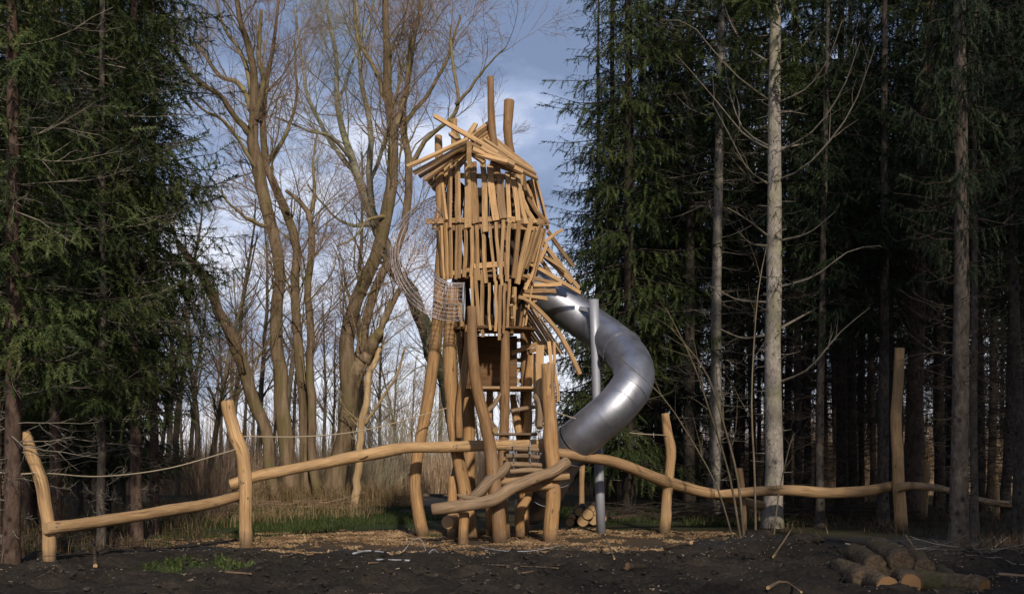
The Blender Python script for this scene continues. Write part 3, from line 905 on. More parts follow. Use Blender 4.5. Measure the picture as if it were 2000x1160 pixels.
backrow(2.0, 4.6, 15, 0.76, zm + .05, 0.60, zl, 0.09)
# decks
def deck(name, z, s, mats=['ply', 'ply'], th=0.045, n=28, ex=1.0):
    mb = MB()
    ang = np.linspace(0, 2 * math.pi, n, endpoint=False)
    c = np.array([CX, CY]) - T0[:2]
    ring = np.stack([c[0] + np.cos(ang) * s * ex, c[1] + np.sin(ang) * s], -1)
    v = np.concatenate([np.c_[ring, np.full(n, z)], np.c_[ring, np.full(n, z + th)]])
    j = np.arange(n); k2 = (j + 1) % n
    mb.add(v, np.stack([j, k2, k2 + n, j + n], -1), None, 0, False)
    mb.Fc.append(((j[::-1])[None], (ring[::-1] * 1.0)[None], 0, False))
    mb.Fc.append(((j + n)[None], ring[None], 0, False))
    return mb.build(name, mats, tower)
deck('deck', 3.92, 0.47, ex=1.75)
deck('deck', 4.86, 0.50, ex=1.25)
def tbox(name, lo, hi, mats):
    lo = np.asarray(lo) - T0; hi = np.asarray(hi) - T0
    return MB().box(lo, hi).build(name, mats, tower)
# cabin under the deck: dark board walls, one plank at a time
for k in range(9):
    z0 = 2.86 + k * 0.1135
    tbox('wall_plank', (-0.93, 20.92 + 0.006 * (k % 2), z0), (0.10, 20.96, z0 + 0.113), ['ply', 'ply'])
for k in range(9):
    z0 = 2.86 + k * 0.1135
    tbox('wall_plank', (-0.97 + 0.003 * (k % 2), 20.05, z0), (-0.935, 20.91, z0 + 0.113), ['ply', 'ply'])
for k in range(5):
    y0 = 20.02 + k * 0.20
    tbox('floor_board', (-0.80, y0, 2.80), (0.42 + 0.02 * (k % 3), y0 + 0.185, 2.845), ['wood', 'end'])
for k in range(6):
    y0 = 19.85 + k * 0.17
    tbox('floor_board', (-0.40, y0, 1.935 + .004 * (k % 2)), (0.45 + 0.015 * (k % 3), y0 + 0.16, 1.975), ['oldwood', 'end'])
for py0, w in ((648, 9), (664, 8), (684, 10), (702, 9), (722, 10), (742, 8)):
    slatpart('slat', P(1000, py0, 21.3), P(1026, py0 + random.uniform(-2, 2), 21.3), pxw(w), 0.03, 0.004, normal=(0, -1, 0))

# ---- roof boards
def rb(x0, y0, Y0, x1, y1, Y1, w, t=0.05, nm=(0, -0.75, 0.66), mats=SD, name='roof_board', bend=0.012):
    slatpart(name, P(x0, y0, Y0), P(x1, y1, Y1), pxw(w), t, bend, normal=nm, mats=mats, taper=random.uniform(.85, 1.1))
rb(795, 326, 19.2, 914, 272, 19.35, 8)
rb(808, 339, 19.4, 918, 279, 19.45, 9)
rb(818, 345, 19.6, 922, 280, 19.6, 8)
rb(829, 352, 19.9, 926, 274, 19.9, 9)
rb(838, 360, 20.2, 932, 272, 20.2, 11)
rb(843, 367, 20.5, 938, 268, 20.5, 13)
rb(848, 373, 20.8, 944, 262, 20.8, 11)
rb(853, 372, 21.1, 950, 262, 21.1, 11)
rb(838, 356, 20.05, 848, 326, 19.9, 9)
rb(848, 226, 19.5, 972, 300, 19.55, 8, 0.06, (0, -1, .2))
rb(903, 284, 19.5, 929, 243, 19.9, 9, 0.05)
rb(916, 276, 19.28, 918, 321, 19.4, 9, 0.05, (0, -1, 0))
rb(880, 262, 20.2, 896, 274, 19.7, 8)
rb(918, 268, 19.6, 954, 241, 20.9, 9); rb(922, 273, 19.7, 956, 247, 20.9, 8); rb(926, 276, 19.8, 957, 255, 20.8, 7); rb(932, 280, 19.8, 958, 262, 20.8, 7)
rb(921, 283, 19.35, 1050, 350, 19.8, 8)
rb(923, 292, 19.3, 1021, 336, 19.5, 12)
rb(928, 277, 19.5, 1046, 341, 20.2, 9)
rb(935, 276, 19.8, 1040, 338, 20.5, 10)
rb(944, 272, 20.1, 1044, 340, 20.7, 10)
rb(950, 268, 20.5, 1042, 338, 21.0, 12)
rb(952, 262, 20.9, 1038, 332, 21.3, 12)
rb(930, 300, 19.35, 992, 317, 19.3, 11); rb(940, 288, 19.4, 1005, 322, 19.35, 12)
rb(922, 300, 19.4, 946, 318, 19.35, 10); rb(958, 318, 19.42, 1018, 338, 19.6, 9); rb(990, 306, 19.9, 1043, 336, 20.3, 8)
rb(878, 300, 19.5, 915, 288, 19.5, 9); rb(885, 312, 19.6, 916, 292, 19.6, 8)

# ---- loose boards round the slide mouth and the sloping canopy
def lb(x0, y0, Y0, x1, y1, Y1, w, t=0.035, nm=(0.25, -1, 0.25), name='board', mid=None):
    slatpart(name, P(x0, y0, Y0), P(x1, y1, Y1), pxw(w), t, 0.016, normal=nm, mid=mid)
lb(1050, 460, 20.8, 1131, 563, 21.6, 9); lb(1047, 486, 20.6, 1116, 551, 21.3, 9); lb(1031, 513, 20.4, 1133, 572, 21.2, 8)
lb(1098, 449, 21.0, 1062, 473, 20.6, 6); lb(1069, 476, 20.5, 1025, 566, 20.4, 7); lb(1016, 536, 20.3, 1095, 556, 20.9, 7)
lb(1042, 557, 20.5, 1096, 555, 20.8, 8); lb(1024, 568, 20.4, 1085, 569, 20.7, 9); lb(1021, 577, 20.4, 1068, 584, 20.7, 7)
lb(1013, 580, 20.3, 1043, 595, 20.5, 7); lb(1080, 509, 21.0, 1113, 551, 21.4, 10); lb(1058, 470, 21.2, 1100, 540, 21.9, 9)
lb(1050, 500, 21.4, 1090, 560, 22.0, 9); lb(1040, 480, 20.9, 1046, 545, 20.7, 8); lb(1030, 535, 20.5, 1045, 590, 20.6, 8)
lb(1062, 500, 20.7, 1104, 528, 21.0, 7); lb(1070, 452, 21.4, 1120, 520, 22.2, 9); lb(1026, 552, 20.5, 1030, 600, 20.5, 8)
# canopy: parallel boards sloping down to the right
for k in range(8):
    q = k / 7
    lb(1034 - 30 * q, 588 + 24 * q, 20.5 + 0.9 * q, 1098 - 38 * q, 690 + 4 * q, 20.2 + 0.9 * q, 9, 0.03, (0.7, -0.3, 0.6), 'roof_board')
slatpart('roof_board', P(1033, 588, 20.2), P(1133, 731, 19.9), pxw(9), 0.04, 0.0, normal=(0.5, -0.8, 0.4), K=8, mid=(0.07, 0, 0.10))
lb(1055, 674, 19.9, 1052, 832, 19.9, 15, 0.05, (0, -1, 0), 'board'); lb(1072, 667, 20.0, 1078, 716, 19.9, 7, 0.03, (0, -1, 0)); lb(1083, 668, 20.1, 1082, 712, 20.1, 6, 0.03, (0, -1, 0))
lb(1043, 690, 20.1, 1047, 790, 20.1, 7, 0.03, (0, -1, 0)); lb(1082, 715, 19.7, 1090, 784, 19.7, 6, 0.03, (0.2, -1, 0))
lb(1000, 690, 20.9, 1062, 668, 20.7, 9, 0.05, (0, -1, 0)); lb(1036, 686, 20.8, 1090, 672, 20.4, 8, 0.05, (0, -1, 0), 'rail')
# hanging log ladder between the middle and right posts
for x0, y0, x1, y1, w, Y in ((988, 876, 1068, 880, 10, 19.75), (988, 891, 1054, 893, 10, 19.7), (991, 907, 1059, 909, 11, 19.65), (996, 921, 1070, 919, 12, 19.6), (975, 941, 1113, 930, 14, 19.2), (984, 958, 1080, 948, 17, 19.3)):
    log('rung', tl([(x0, y0, w * .95, Y), ((x0 + x1) / 2, (y0 + y1) / 2 - 1, w, Y), (x1, y1, w * .9, Y)]), ['oldwood', 'end'] if w < 13 else WD, tower, 10, 10, sd(), 0.006, 0.05)
for cx in (1003, 1035):
    for y0, y1 in ((862, 873), (879, 888), (895, 904), (911, 918)):
        mb = MB().tubes(np.array([P(cx, y0, 19.62) - T0, P(cx + 1, y1, 19.58) - T0]), np.array([.012, .012]), 6, 0)
        mb.build('chain', ['chain'], tower)
# short posts that carry the forked log, and a stub log low down
tpost([(906, 1000, 19, 19.0), (905, 1030, 20, 19.0), (905, 1068, 21, 19.0)], 8)
def bolt(px, py, Y, r=0.011):
    a = P(px, py, Y)
    mb = MB().tubes(np.array([a - T0, a - T0 + (0, -0.012, 0)]), np.array([r, r * .8]), 8, 0, True, 0)
    mb.build('bolt', ['bolt'], tower)
for b in ((987, 860, 19.88), (987, 844, 19.88), (1083, 950, 19.24), (1084, 960, 19.24), (972, 956, 18.90), (971, 966, 18.90)):
    bolt(*b)
for _o, (x0, y0, x1, y1, w) in zip(slats_top[:13], top[:13]):
    co = np.array([v.co[:] for v in _o.data.vertices])
    e = co[-4:].mean(0); s_ = co[-8:-4].mean(0)
    for f_ in (0.16, 0.34):
        q = e + (s_ - e) * f_ + np.array([0, -0.034, 0])
        MB().tubes(np.array([q, q + (0, -0.012, 0)]), np.array([.009, .007]), 6, 0, True, 0).build('screw', ['bolt'], _o)

# ------------------------------------------------------------------ steel tube slide
slide = thing('tube_slide', 'shiny steel tube slide curling down from the tower to the right', 'slide', (1.6, 20.5, 0))
S0 = np.array([1.6, 20.5, 0.0])
RS = 0.385
ctrl = np.array([P(1030, 545, 21.9), P(1062, 573, 22.0), P(1110, 605, 22.0), P(1160, 640, 21.8), P(1204, 673, 21.2), P(1233, 708, 20.6), P(1236, 748, 20.1), P(1205, 792, 19.9), P(1160, 832, 19.95), P(1110, 876, 20.25), P(1080, 928, 20.9), P(1058, 968, 21.6), P(1040, 990, 22.4)])
cl = spline(ctrl, 109)
nsec = 12
for k in range(nsec):
    seg = cl[k * 9:(k + 1) * 9 + 1] - S0
    r = np.full(len(seg), RS); r[0] = RS + 0.004; r[-1] = RS - 0.003
    MB().tubes(seg, r, 40, 0, False, ref=(0.35, 0.8, 0.45)).build('tube_section', ['steel'], slide)
def ring(i, w, extra, name, mat='steel'):
    c = cl[i]; d = nrm(cl[min(i + 1, 108)] - cl[max(i - 1, 0)])
    _f = MB().tubes(np.array([c - d * w, c - d * w, c + d * w, c + d * w]) - S0, np.array([RS - .01, RS + extra, RS + extra, RS - .01]), 40, 0, False, smooth=False, ref=(0.35, 0.8, 0.45)).build(name, [mat], slide)
    return c, d, _f
for i in (36, 75):
    c, d, fl_ = ring(i, 0.014, 0.034, 'flange')
    s_ = nrm(np.cross(d, (0.35, 0.8, 0.45))); n_ = np.cross(s_, d)
    for q in range(20):
        a = q * math.pi / 10
        p = c + (s_ * math.cos(a) + n_ * math.sin(a)) * (RS + 0.018) - S0
        MB().tubes(np.array([p - d * .022, p + d * .022]), np.array([.009, .009]), 6, 0, True, 0).build('bolt', ['bolt'], fl_)
for i in (9, 18, 27, 45, 54, 63, 84, 93):
    ring(i, 0.007, 0.006, 'seam')
# support post with two brackets
p0, p1 = P(1160, 585, 21.25), P(1174, 1042, 21.45)
p1[2] = -0.05
MB().tubes(spline([p0, p1], 6) - S0, np.full(6, 0.093), 24, 0, True, 0).build('support_post', ['galv'], slide)
def bracket(px0, py0, Y0, px1, py1, Y1, h):
    a, b = P(px0, py0, Y0) - S0, P(px1, py1, Y1) - S0
    MB().slat(a, b, h, 0.02, (0.1, -1, 0.1), 0, 1, 3).build('bracket', ['galv', 'galv'], slide)
bracket(1130, 602, 21.62, 1158, 606, 21.25, 0.09)
bracket(1166, 690, 21.25, 1196, 688, 20.95, 0.07)

# ------------------------------------------------------------------ wire crawl tunnel
tun = thing('wire_crawl_tunnel', 'curved wire mesh crawl tunnel bulging from the left side of the tower', 'crawl tunnel', (-1.6, 19.9, 0))
U0 = np.array([-1.6, 19.9, 0.0])
tc = spline(np.array([P(880, 412, 20.6), P(860, 418, 20.4), P(828, 436, 20.1), P(804, 468, 19.8), P(799, 508, 19.75), P(813, 545, 19.7), P(838, 573, 19.6), P(868, 588, 19.6), P(906, 590, 19.6)]), 33)
RT = 0.345
tn = nrm(np.gradient(tc, axis=0)); rf = np.array([0.1, 1, 0.1])
ts = nrm(np.cross(tn, rf)); tq = np.cross(ts, tn)
pts = []
for q in range(26):
    a = q * 2 * math.pi / 26
    pts.append(tc + (ts * math.cos(a) + tq * math.sin(a)) * RT - U0)
pts = np.array(pts)
MB().tubes(pts, np.full(pts.shape[:2], 0.0052), 4, 0).build('long_wires', ['wire'], tun)
hp = []
aa = np.linspace(0, 2 * math.pi, 29)
for k in range(0, 33, 1):
    hp.append(tc[k] + (ts[k] * np.cos(aa)[:, None] + tq[k] * np.sin(aa)[:, None]) * RT - U0)
hp = np.array(hp)
v_ = MB()
v_.tubes(hp, np.full(hp.shape[:2], 0.0052), 4, 0, ref=(0.31, 0.42, 0.85))
v_.build('hoop_wires', ['wire'], tun)
hp = np.array([hp[0], hp[-1]])
MB().tubes(hp, np.full(hp.shape[:2], 0.014), 8, 0, ref=(0.31, 0.42, 0.85)).build('end_hoops', ['galv'], tun)

# ------------------------------------------------------------------ trail posts, beams, ropes, logs
def tlog(name, rows, label, cat, mats=WD, K=20, group=None, sides=14, wob=0.006, jit=0.03, bolts=(), scars=()):
    a = pxlog(rows)
    lo = a[np.argmin(a[:, 2]), :3].copy()
    root = thing(name, label, cat, lo, group) if (bolts or scars) else None
    if root:
        b = a.copy(); b[:, :3] -= lo
        log('shaft', b, mats, root, K, sides, sd(), wob, jit)
        for px, py, Y in bolts:
            c = P(px, py, Y) - lo
            MB().tubes(np.array([c + (0, .01, 0), c + (0, -.012, 0)]), np.array([.013, .010]), 8, 0, True, 0).build('bolt', ['bolt'], root)
        for x0, y0, x1, y1, w, Y in scars:
            p, q = P(x0, y0, Y) - lo, P(x1, y1, Y) - lo
            MB().tubes(spline([p, q], 9), w / F * Y / 2 * np.sin(np.linspace(0.08, math.pi - .08, 9)), 10, 0, False, squash=0.35, ref=(0, 1, 0)).build('carved_notch', ['end'], root)
        return root
    b = a.copy(); b[:, :3] -= lo
    p, r = logpts(b, K, sd(), wob)
    o = MB().tubes(p, r, sides, 0, True, 1, jit, True, seed=sd()).build(name, mats)
    o.location = lo
    return tag(o, label, cat, group)
tlog('trail_post', [(47, 845, 23, 15.1), (61, 885, 24, 15.1), (78, 930, 25, 15.1), (88, 985, 25, 15.1), (95, 1040, 25, 15.1), (99, 1106, 25, 15.1)], 'leaning wooden post at the far left holding the low end of a beam', 'post', group='trail posts')
tlog('trail_post', [(444, 782, 24, 18.3), (450, 815, 24, 18.3), (460, 850, 26, 18.3), (474, 885, 28, 18.3), (479, 930, 27, 18.3), (480, 1000, 26, 18.3), (481, 1070, 26, 18.3)], 'thick crooked wooden post in sunlight between the two left beams', 'post', group='trail posts', bolts=((475, 942, 18.17), (484, 971, 18.17)))
tlog('trail_post', [(1299, 807, 18, 21.6), (1303, 840, 19, 21.6), (1310, 880, 20, 21.6), (1307, 930, 20, 21.6), (1302, 980, 21, 21.6), (1298, 1041, 22, 21.6)], 'slim wavy wooden post right of the slide', 'post', group='trail posts')
tlog('trail_post', [(1757, 680, 18, 22.6), (1755, 740, 19, 22.6), (1750, 810, 20, 22.6), (1753, 880, 22, 22.6), (1756, 950, 23, 22.6), (1760, 1037, 25, 22.6)], 'tallest trail post standing before the dark right spruces', 'post', group='trail posts')
tlog('trail_post', [(1444, 914, 12, 22.6), (1450, 960, 11, 22.6), (1454, 1036, 12, 22.6)], 'short thin post where the two right beams meet', 'post', group='trail posts', K=8)
tlog('trail_post', [(1811, 905, 12, 25.5), (1808, 950, 12, 25.5), (1804, 1019, 13, 25.5)], 'short post behind the tallest trail post on the right', 'post', group='trail posts', K=8)
tlog('trail_post', [(1944, 928, 11, 26), (1946, 975, 11, 26), (1946, 1017, 12, 26)], 'short post beside the thin far right trunk', 'post', group='trail posts', K=8)
tlog('trail_post', [(1137, 908, 11, 26), (1136, 960, 11, 26), (1136, 1016, 12, 26)], 'small post half hidden beneath the slide by the log pile', 'post', group='trail posts', K=8)
tlog('balance_beam', [(88, 1031, 25, 14.95), (150, 1025, 24, 15.4), (230, 1013, 23, 16.1), (330, 997, 23, 17.0), (400, 985, 22, 17.7), (470, 968, 20, 18.5)], 'low straight wooden beam sloping up from the leaning left post', 'beam', group='balance beams', bolts=((110, 1029, 14.87),))
tlog('balance_beam', [(450, 947, 22, 18.55), (500, 930, 22, 18.6), (580, 915, 22, 18.9), (660, 898, 23, 19.2), (740, 884, 24, 19.5), (800, 874, 22, 19.75), (860, 873, 21, 19.95), (915, 871, 20, 20.0), (1066, 868, 21, 19.85)], 'long curved wooden beam rising from the crooked post to the tower', 'beam', K=34, group='balance beams', scars=((682, 894, 720, 888, 12, 19.26),), bolts=((886, 870, 19.88), (892, 873, 19.88)))
tlog('balance_beam', [(1086, 884, 18, 19.7), (1140, 892, 20, 20.0), (1200, 903, 21, 20.5), (1270, 929, 22, 21.2), (1340, 953, 22, 21.9), (1400, 966, 20, 22.3), (1440, 977, 20, 22.7), (1490, 988, 20, 23.0)], 'wooden beam running down to the right from the tower past the slim post', 'beam', K=26, group='balance beams')
tlog('balance_beam', [(1394, 965, 14, 22.15), (1440, 963, 19, 22.2), (1530, 957, 21, 22.3), (1620, 963, 22, 22.4), (1700, 957, 22, 22.6), (1748, 947, 19, 22.85)], 'level wooden beam ending at the tallest right post', 'beam', K=22, group='balance beams', scars=((1500, 954, 1530, 951, 8, 22.14),))
tlog('balance_beam', [(1752, 952, 17, 22.35), (1780, 948, 16, 22.6), (1830, 953, 14, 23.5), (1880, 967, 14, 24.6), (1930, 980, 13, 25.6), (2030, 992, 13, 27)], 'thin pale beam leaving the frame beyond the tallest right post', 'beam', ['wood', 'end'], K=22, group='balance beams')
tlog('climbing_log', [(843, 995, 24, 18.75), (880, 991, 24, 18.75), (930, 984, 25, 18.75), (968, 974, 25, 18.7), (1000, 952, 24, 18.75), (1040, 936, 23, 18.9), (1080, 920, 22, 19.1), (1098, 909, 22, 19.2), (1110, 900, 20, 19.25)], 'forked grey log ramp leaning on the front of the tower', 'log', ['oldwood', 'end'], K=28, jit=0.05)
fk = bpy.data.objects['climbing_log']
lo = np.array(fk.location)
a = pxlog([(916, 976, 16, 18.85), (935, 962, 22, 18.9), (955, 940, 24, 19.0), (975, 925, 22, 19.1), (988, 914, 18, 19.2), (994, 904, 14, 19.25)]); a[:, :3] -= lo
log('fork_limb', a, ['oldwood', 'end'], fk, 16, 12, sd(), 0.006, 0.06)
a = pxlog([(893, 966, 5, 18.8), (920, 972, 13, 18.75), (945, 975, 6, 18.7)]); a[:, :3] -= lo
log('torn_wood', a, ['oldwood', 'oldwood'], fk, 8, 8, sd(), 0.01, 0.15)
tlog('short_log', [(874, 1020, 28, 19.2), (888, 1018, 27, 19.6), (905, 1014, 25, 20.2)], 'short stub log with a hollow cut end below the forked ramp', 'log', K=8)

def rope(pts, label, r=0.011):
    c = spline(np.array(pts), 24)
    lo = c[np.argmin(c[:, 2])].copy()
    o = MB().tubes(c - lo, np.full(24, r), 6, 0).build('rope', ['rope'])
    o.location = lo
    return tag(o, label, 'rope', 'sagging hand ropes')
rope([P(93, 924, 15.1), P(200, 930, 16.0), P(330, 914, 17.1), P(462, 877, 18.2)], 'sagging rope from the leaning left post to the crooked sunlit post')
rope([P(470, 852, 18.35), P(600, 852, 18.9), P(720, 838, 19.5), P(876, 796, 20.25)], 'sagging rope from the crooked sunlit post to the tower')
rope([P(1080, 803, 19.45), P(1180, 835, 20.3), P(1240, 846, 20.9), P(1305, 850, 21.55)], 'rope running right from the tower across the lower slide')
rope([P(82, 922, 15.05), P(30, 925, 14.9), P(-60, 915, 14.6)], 'rope end leaving the frame left of the leaning post')

# log pile behind, and logs in the right foreground
for i, (px, py, r, dY) in enumerate(((1113, 1019, 9, 0), (1138, 1016, 12, .05), (1159, 1014, 11, .1), (1117, 1009, 9, .05), (1148, 1003, 12, 0.0), (1131, 998, 10, .05), (1161, 1003, 11, .12), (1155, 993, 8, .1), (1176, 1012, 10, .2))):
    Y = 23.4 + dY
    a = P(px, py, Y); rad = r / F * Y
    c = np.array([np.append(a, rad), np.append(a + (0.10, .8, 0), rad * .97), np.append(a + (0.2, 1.7, 0), rad * .95)])
    c[:, 2] += 0.02 - 0.03
    where = ['bottom left', 'bottom second from left', 'bottom third from left', 'second row left', 'second row middle', 'upper left', 'second row right', 'topmost', 'bottom right, half behind the steel post'][i]
    lo = c[0, :3].copy(); c[:, :3] -= lo
    o = log('stacked_log', c, ['bark_red', 'end'], None, 8, 12, sd(), 0.003, 0.03)
    o.location = lo
    tag(o, 'log in the pile behind the steel post, ' + where, 'log', 'logs piled behind the tower')
fl = [(1733, 1143, 22, 12.0, -0.10, 1.5, 'pale front cut end, left of the pair'), (1779, 1139, 23, 12.05, 0.22, 1.7, 'biggest, with pale front cut end beside it'), (1922, 1151, 25, 11.8, -0.95, 1.0, 'orange cut end at the far right'),
      (1686, 1134, 21, 12.4, 0.10, 1.1, 'dark leftmost one'), (1712, 1104, 22, 12.55, 0.12, 1.3, 'dark upper one above the pale pair, left'), (1762, 1098, 25, 12.5, 0.18, 1.4, 'mossy topmost one'), (1806, 1112, 20, 12.45, 0.30, 1.3, 'dark upper one on the right'), (1860, 1150, 20, 12.3, 0.35, 1.2, 'low one beside the orange end')]
for px, py, r, Y, dx, dy, d in fl:
    a = P(px, py, Y); rad = r / F * Y
    c = np.array([np.append(a, rad), np.append(a + (dx * .5, dy * .5, .03), rad * 1.03), np.append(a + (dx, dy, .05), rad)])
    lo = c[0, :3].copy(); c[:, :3] -= lo
    o = log('foreground_log', c, ['logbark', 'enddark' if ('cut end' in d) else 'logbark'], None, 16, 18, sd(), 0.012, 0.09)
    o.location = lo
    tag(o, 'rough barked log in the right foreground heap, ' + d, 'log', 'logs heaped in the right foreground')

# ------------------------------------------------------------------ branch growing (batched)
def grow(o, d, L, r, K, g, wander=0.18, up=0.0, tip=0.25):
    """polylines from origins o (N,3) along d (N,3), lengths L, base radii r"""
    N = len(o)
    pts = np.zeros((N, K, 3)); pts[:, 0] = o
    d = nrm(d)
    st = (L / (K - 1))[:, None]
    upv = np.array([0, 0, 1.0])
    for k in range(1, K):
        pts[:, k] = pts[:, k - 1] + d * st
        d = nrm(d + g.normal(0, wander, (N, 3)) + upv * up)
    rad = r[:, None] * (1 - (1 - tip) * np.linspace(0, 1, K)[None, :])
    return pts, rad
def children(pts, rad, n, g, t0=0.25, t1=1.0, ang=(0.5, 1.0), lr=(0.4, 0.7), rr=0.6, K=4, wander=0.18, up=0.0, plen=None, lmin=0.1, rmin=0.003, upbias=0.0):
    N, KK, _ = pts.shape
    n = np.broadcast_to(n, (N,))
    idx = np.repeat(np.arange(N), n)
    M_ = len(idx)
    t = t0 + (t1 - t0) * g.random(M_)
    f = t * (KK - 1); i = np.minimum(f.astype(int), KK - 2); fr = (f - i)[:, None]
    o = pts[idx, i] * (1 - fr) + pts[idx, i + 1] * fr
    tan = nrm(pts[idx, i + 1] - pts[idx, i])
    R = rad[idx, i] * (1 - fr[:, 0]) + rad[idx, i + 1] * fr[:, 0]
    q = g.normal(0, 1, (M_, 3)); q = nrm(q - (q * tan).sum(1, keepdims=True) * tan)
    a = g.uniform(*ang, M_)[:, None]
    d = nrm(tan * np.cos(a) + q * np.sin(a) + np.array([0, 0, upbias]))
    pl = np.linalg.norm(np.diff(pts, axis=1), axis=2).sum(1) if plen is None else plen
    L = np.maximum(pl[idx] * g.uniform(*lr, M_) * (1.15 - 0.6 * t), lmin)
    return grow(o, d, L, np.maximum(R * rr, rmin), K, g, wander, up)

# ------------------------------------------------------------------ spruces
def spray_template():
    v, f = [], []
    def tri(a, b, c):
        k = len(v); v.extend([a, b, c]); f.append([k, k + 1, k + 2])
    n = 7
    for i in range(n):
        t = (i + 0.25) / n
        w = 0.17 * (1 - 0.45 * t)
        for s in (-1, 1):
            tri((t - .035, 0, 0), (t + .06, 0, 0), (t + 0.15, s * w, -0.07 if i % 2 else 0.02))
    tri((0, -.022, 0), (0, .022, 0), (1.08, 0, -.05))
    tri((0.75, -.06, 0), (0.75, .06, 0), (1.12, 0, -.02))
    return np.array(v), np.array(f)
SPV, SPF = spray_template()
def sprays(mb, o, d, nup, L):
    d = nrm(d); s = nrm(np.cross(nup, d)); n = np.cross(d, s)
    v = o[:, None] + L[:, None, None] * (SPV[None, :, 0:1] * d[:, None] + SPV[None, :, 1:2] * s[:, None] + SPV[None, :, 2:3] * n[:, None])
    f = SPF[None] + (np.arange(len(o)) * len(SPV))[:, None, None]
    mb.add(v.reshape(-1, 3), f.reshape(-1, 3))
def spruce_proto(seed, Hh, zl, Lmax, dead0, dead1, ndead, deadL=1.3, dens=1.0, sag=0.35, low=1.0, step=0.42, nwh=5, side=0.105, hang=1.1):
    g = np.random.default_rng(seed)
    need, wood = MB(), MB()
    zs = []
    z = zl
    while z < Hh - 0.5:
        zs += [z + g.normal(0, .08) for _ in range(g.integers(nwh - 1, nwh + 2))]
        z += step * (1.0 if z < 12.5 else 1.7)
    zs = np.array(zs); N = len(zs)
    prof = np.clip((Hh - zs) / (Hh - zl), 0, 1) ** 0.75
    rise = np.clip((zs - zl) / 2.0, 0, 1)
    L = Lmax * prof * (low + (1 - low) * rise) * g.uniform(0.62, 1.12, N)
    az = g.uniform(0, 2 * math.pi, N)
    out = np.stack([np.cos(az), np.sin(az), np.zeros(N)], -1)
    K = 7
    t = np.linspace(0, 1, K)
    elev = g.uniform(-0.05, 0.2, N)
    pts = np.zeros((N, K, 3))
    zz = (elev[:, None] * t - sag * g.uniform(.6, 1.5, N)[:, None] * t ** 1.3 + 0.22 * t ** 3) * L[:, None]
    pts[..., 0] = out[:, 0:1] * L[:, None] * t; pts[..., 1] = out[:, 1:2] * L[:, None] * t
    pts[..., 2] = zs[:, None] + zz
    wob = g.normal(0, 0.03, (N, K, 3)) * t[None, :, None]
    pts += wob
    rad = (0.006 + 0.011 * L)[:, None] * (1 - 0.8 * t)[None]
    wood.tubes(pts, rad, 3, 0)
    # second order shoots
    oo, dd, ll = [], [], []
    for b in range(N):
        n = max(3, int(L[b] / side * dens))
        tt = 0.06 + 0.94 * (np.arange(n) + g.random(n)) / n
        f = tt * (K - 1); i = np.minimum(f.astype(int), K - 2); fr = (f - i)[:, None]
        p = pts[b, i] * (1 - fr) + pts[b, i + 1] * fr
        tan = nrm(pts[b, i + 1] - pts[b, i])
        sd_ = np.where(np.arange(n) % 2 == 0, 1.0, -1.0)[:, None]
        lat = nrm(np.cross(tan, (0, 0, 1.0))) * sd_
        d = nrm(tan * 0.55 + lat * g.uniform(.5, 1.0, (n, 1)) + np.array([0, 0, -1.0]) * g.uniform(0.05, hang, (n, 1)))
        l = np.minimum(0.16 + 0.32 * L[b] * (1.05 - tt), 0.75) * g.uniform(.6, 1.2, n)
        oo.append(p); dd.append(d); ll.append(l)
        oo.append(pts[b, -1:]); dd.append(tan[-1:]); ll.append(np.array([0.3]))
    o = np.concatenate(oo); d = np.concatenate(dd); l = np.concatenate(ll)
    # each shoot: chain of sprays that droops
    sp_o, sp_d, sp_l = [], [], []
    cur, dr = o.copy(), d.copy()
    for q in range(3):
        m = l > q * 0.24
        if not m.any():
            break
        seg = np.minimum(np.maximum(l - q * 0.24, 0.16), 0.34)
        sp_o.append(cur[m]); sp_d.append(dr[m]); sp_l.append(seg[m] * 1.15)
        # a side spray
        lat = nrm(np.cross(dr, g.normal(0, 1, dr.shape)))
        sp_o.append(cur[m] + dr[m] * 0.05); sp_d.append(nrm(dr[m] * 0.6 + lat[m] * 0.7 + np.array([0, 0, -.55]))); sp_l.append(seg[m] * 0.8)
        cur = cur + dr * 0.24
        dr = nrm(dr + np.array([0, 0, -0.5]) + g.normal(0, .12, dr.shape))
    so, sdv, sl = np.concatenate(sp_o), np.concatenate(sp_d), np.concatenate(sp_l)
    nu = nrm(np.array([0, 0, 1.0]) + g.normal(0, .45, so.shape))
    sprays(need, so, sdv, nu, sl)
    dead = MB()
    if ndead:
        zz = g.uniform(dead0, dead1, ndead); az = g.uniform(0, 6.283, ndead)
        d = np.stack([np.cos(az), np.sin(az), g.uniform(-.35, .15, ndead)], -1)
        Ld = deadL * g.uniform(.25, 1.3, ndead) * np.clip(0.35 + zz / 5.0, 0, 1)
        p, r = grow(np.stack([0 * zz, 0 * zz, zz], -1), d, Ld, 0.006 + 0.007 * g.random(ndead), 6, g, 0.10, 0.07, 0.3)
        dead.tubes(p, r, 3, 0)
        p2, r2 = children(p, r, 6, g, .25, 1, (.4, 1.0), (.2, .45), .6, 4, .15, 0.0, rmin=0.0028)
        dead.tubes(p2, r2, 3, 0)
        p3, r3 = children(p2, r2, 2, g, .3, 1, (.4, .9), (.3, .6), .7, 3, .15, -0.05, rmin=0.0022)
        dead.tubes(p3, r3, 3, 0)
    # boughs and needles are one crown mesh with two materials
    off = need.nv
    need.V += wood.V
    need.Fc += [(f + off, uv, 1, s) for f, uv, m_, s in wood.Fc]
    return dict(crown=need.mesh('crown', ['needles', 'bark_dark']), dead=dead.mesh('dead_branches', ['deadwood']) if ndead else None, H=Hh)
FULL = [spruce_proto(40 + k, 20, 1.3, 2.7, .8, 3.5, 30, 1.2, low=0.8, hang=1.2, sag=.42, dens=0.75) for k in range(2)]
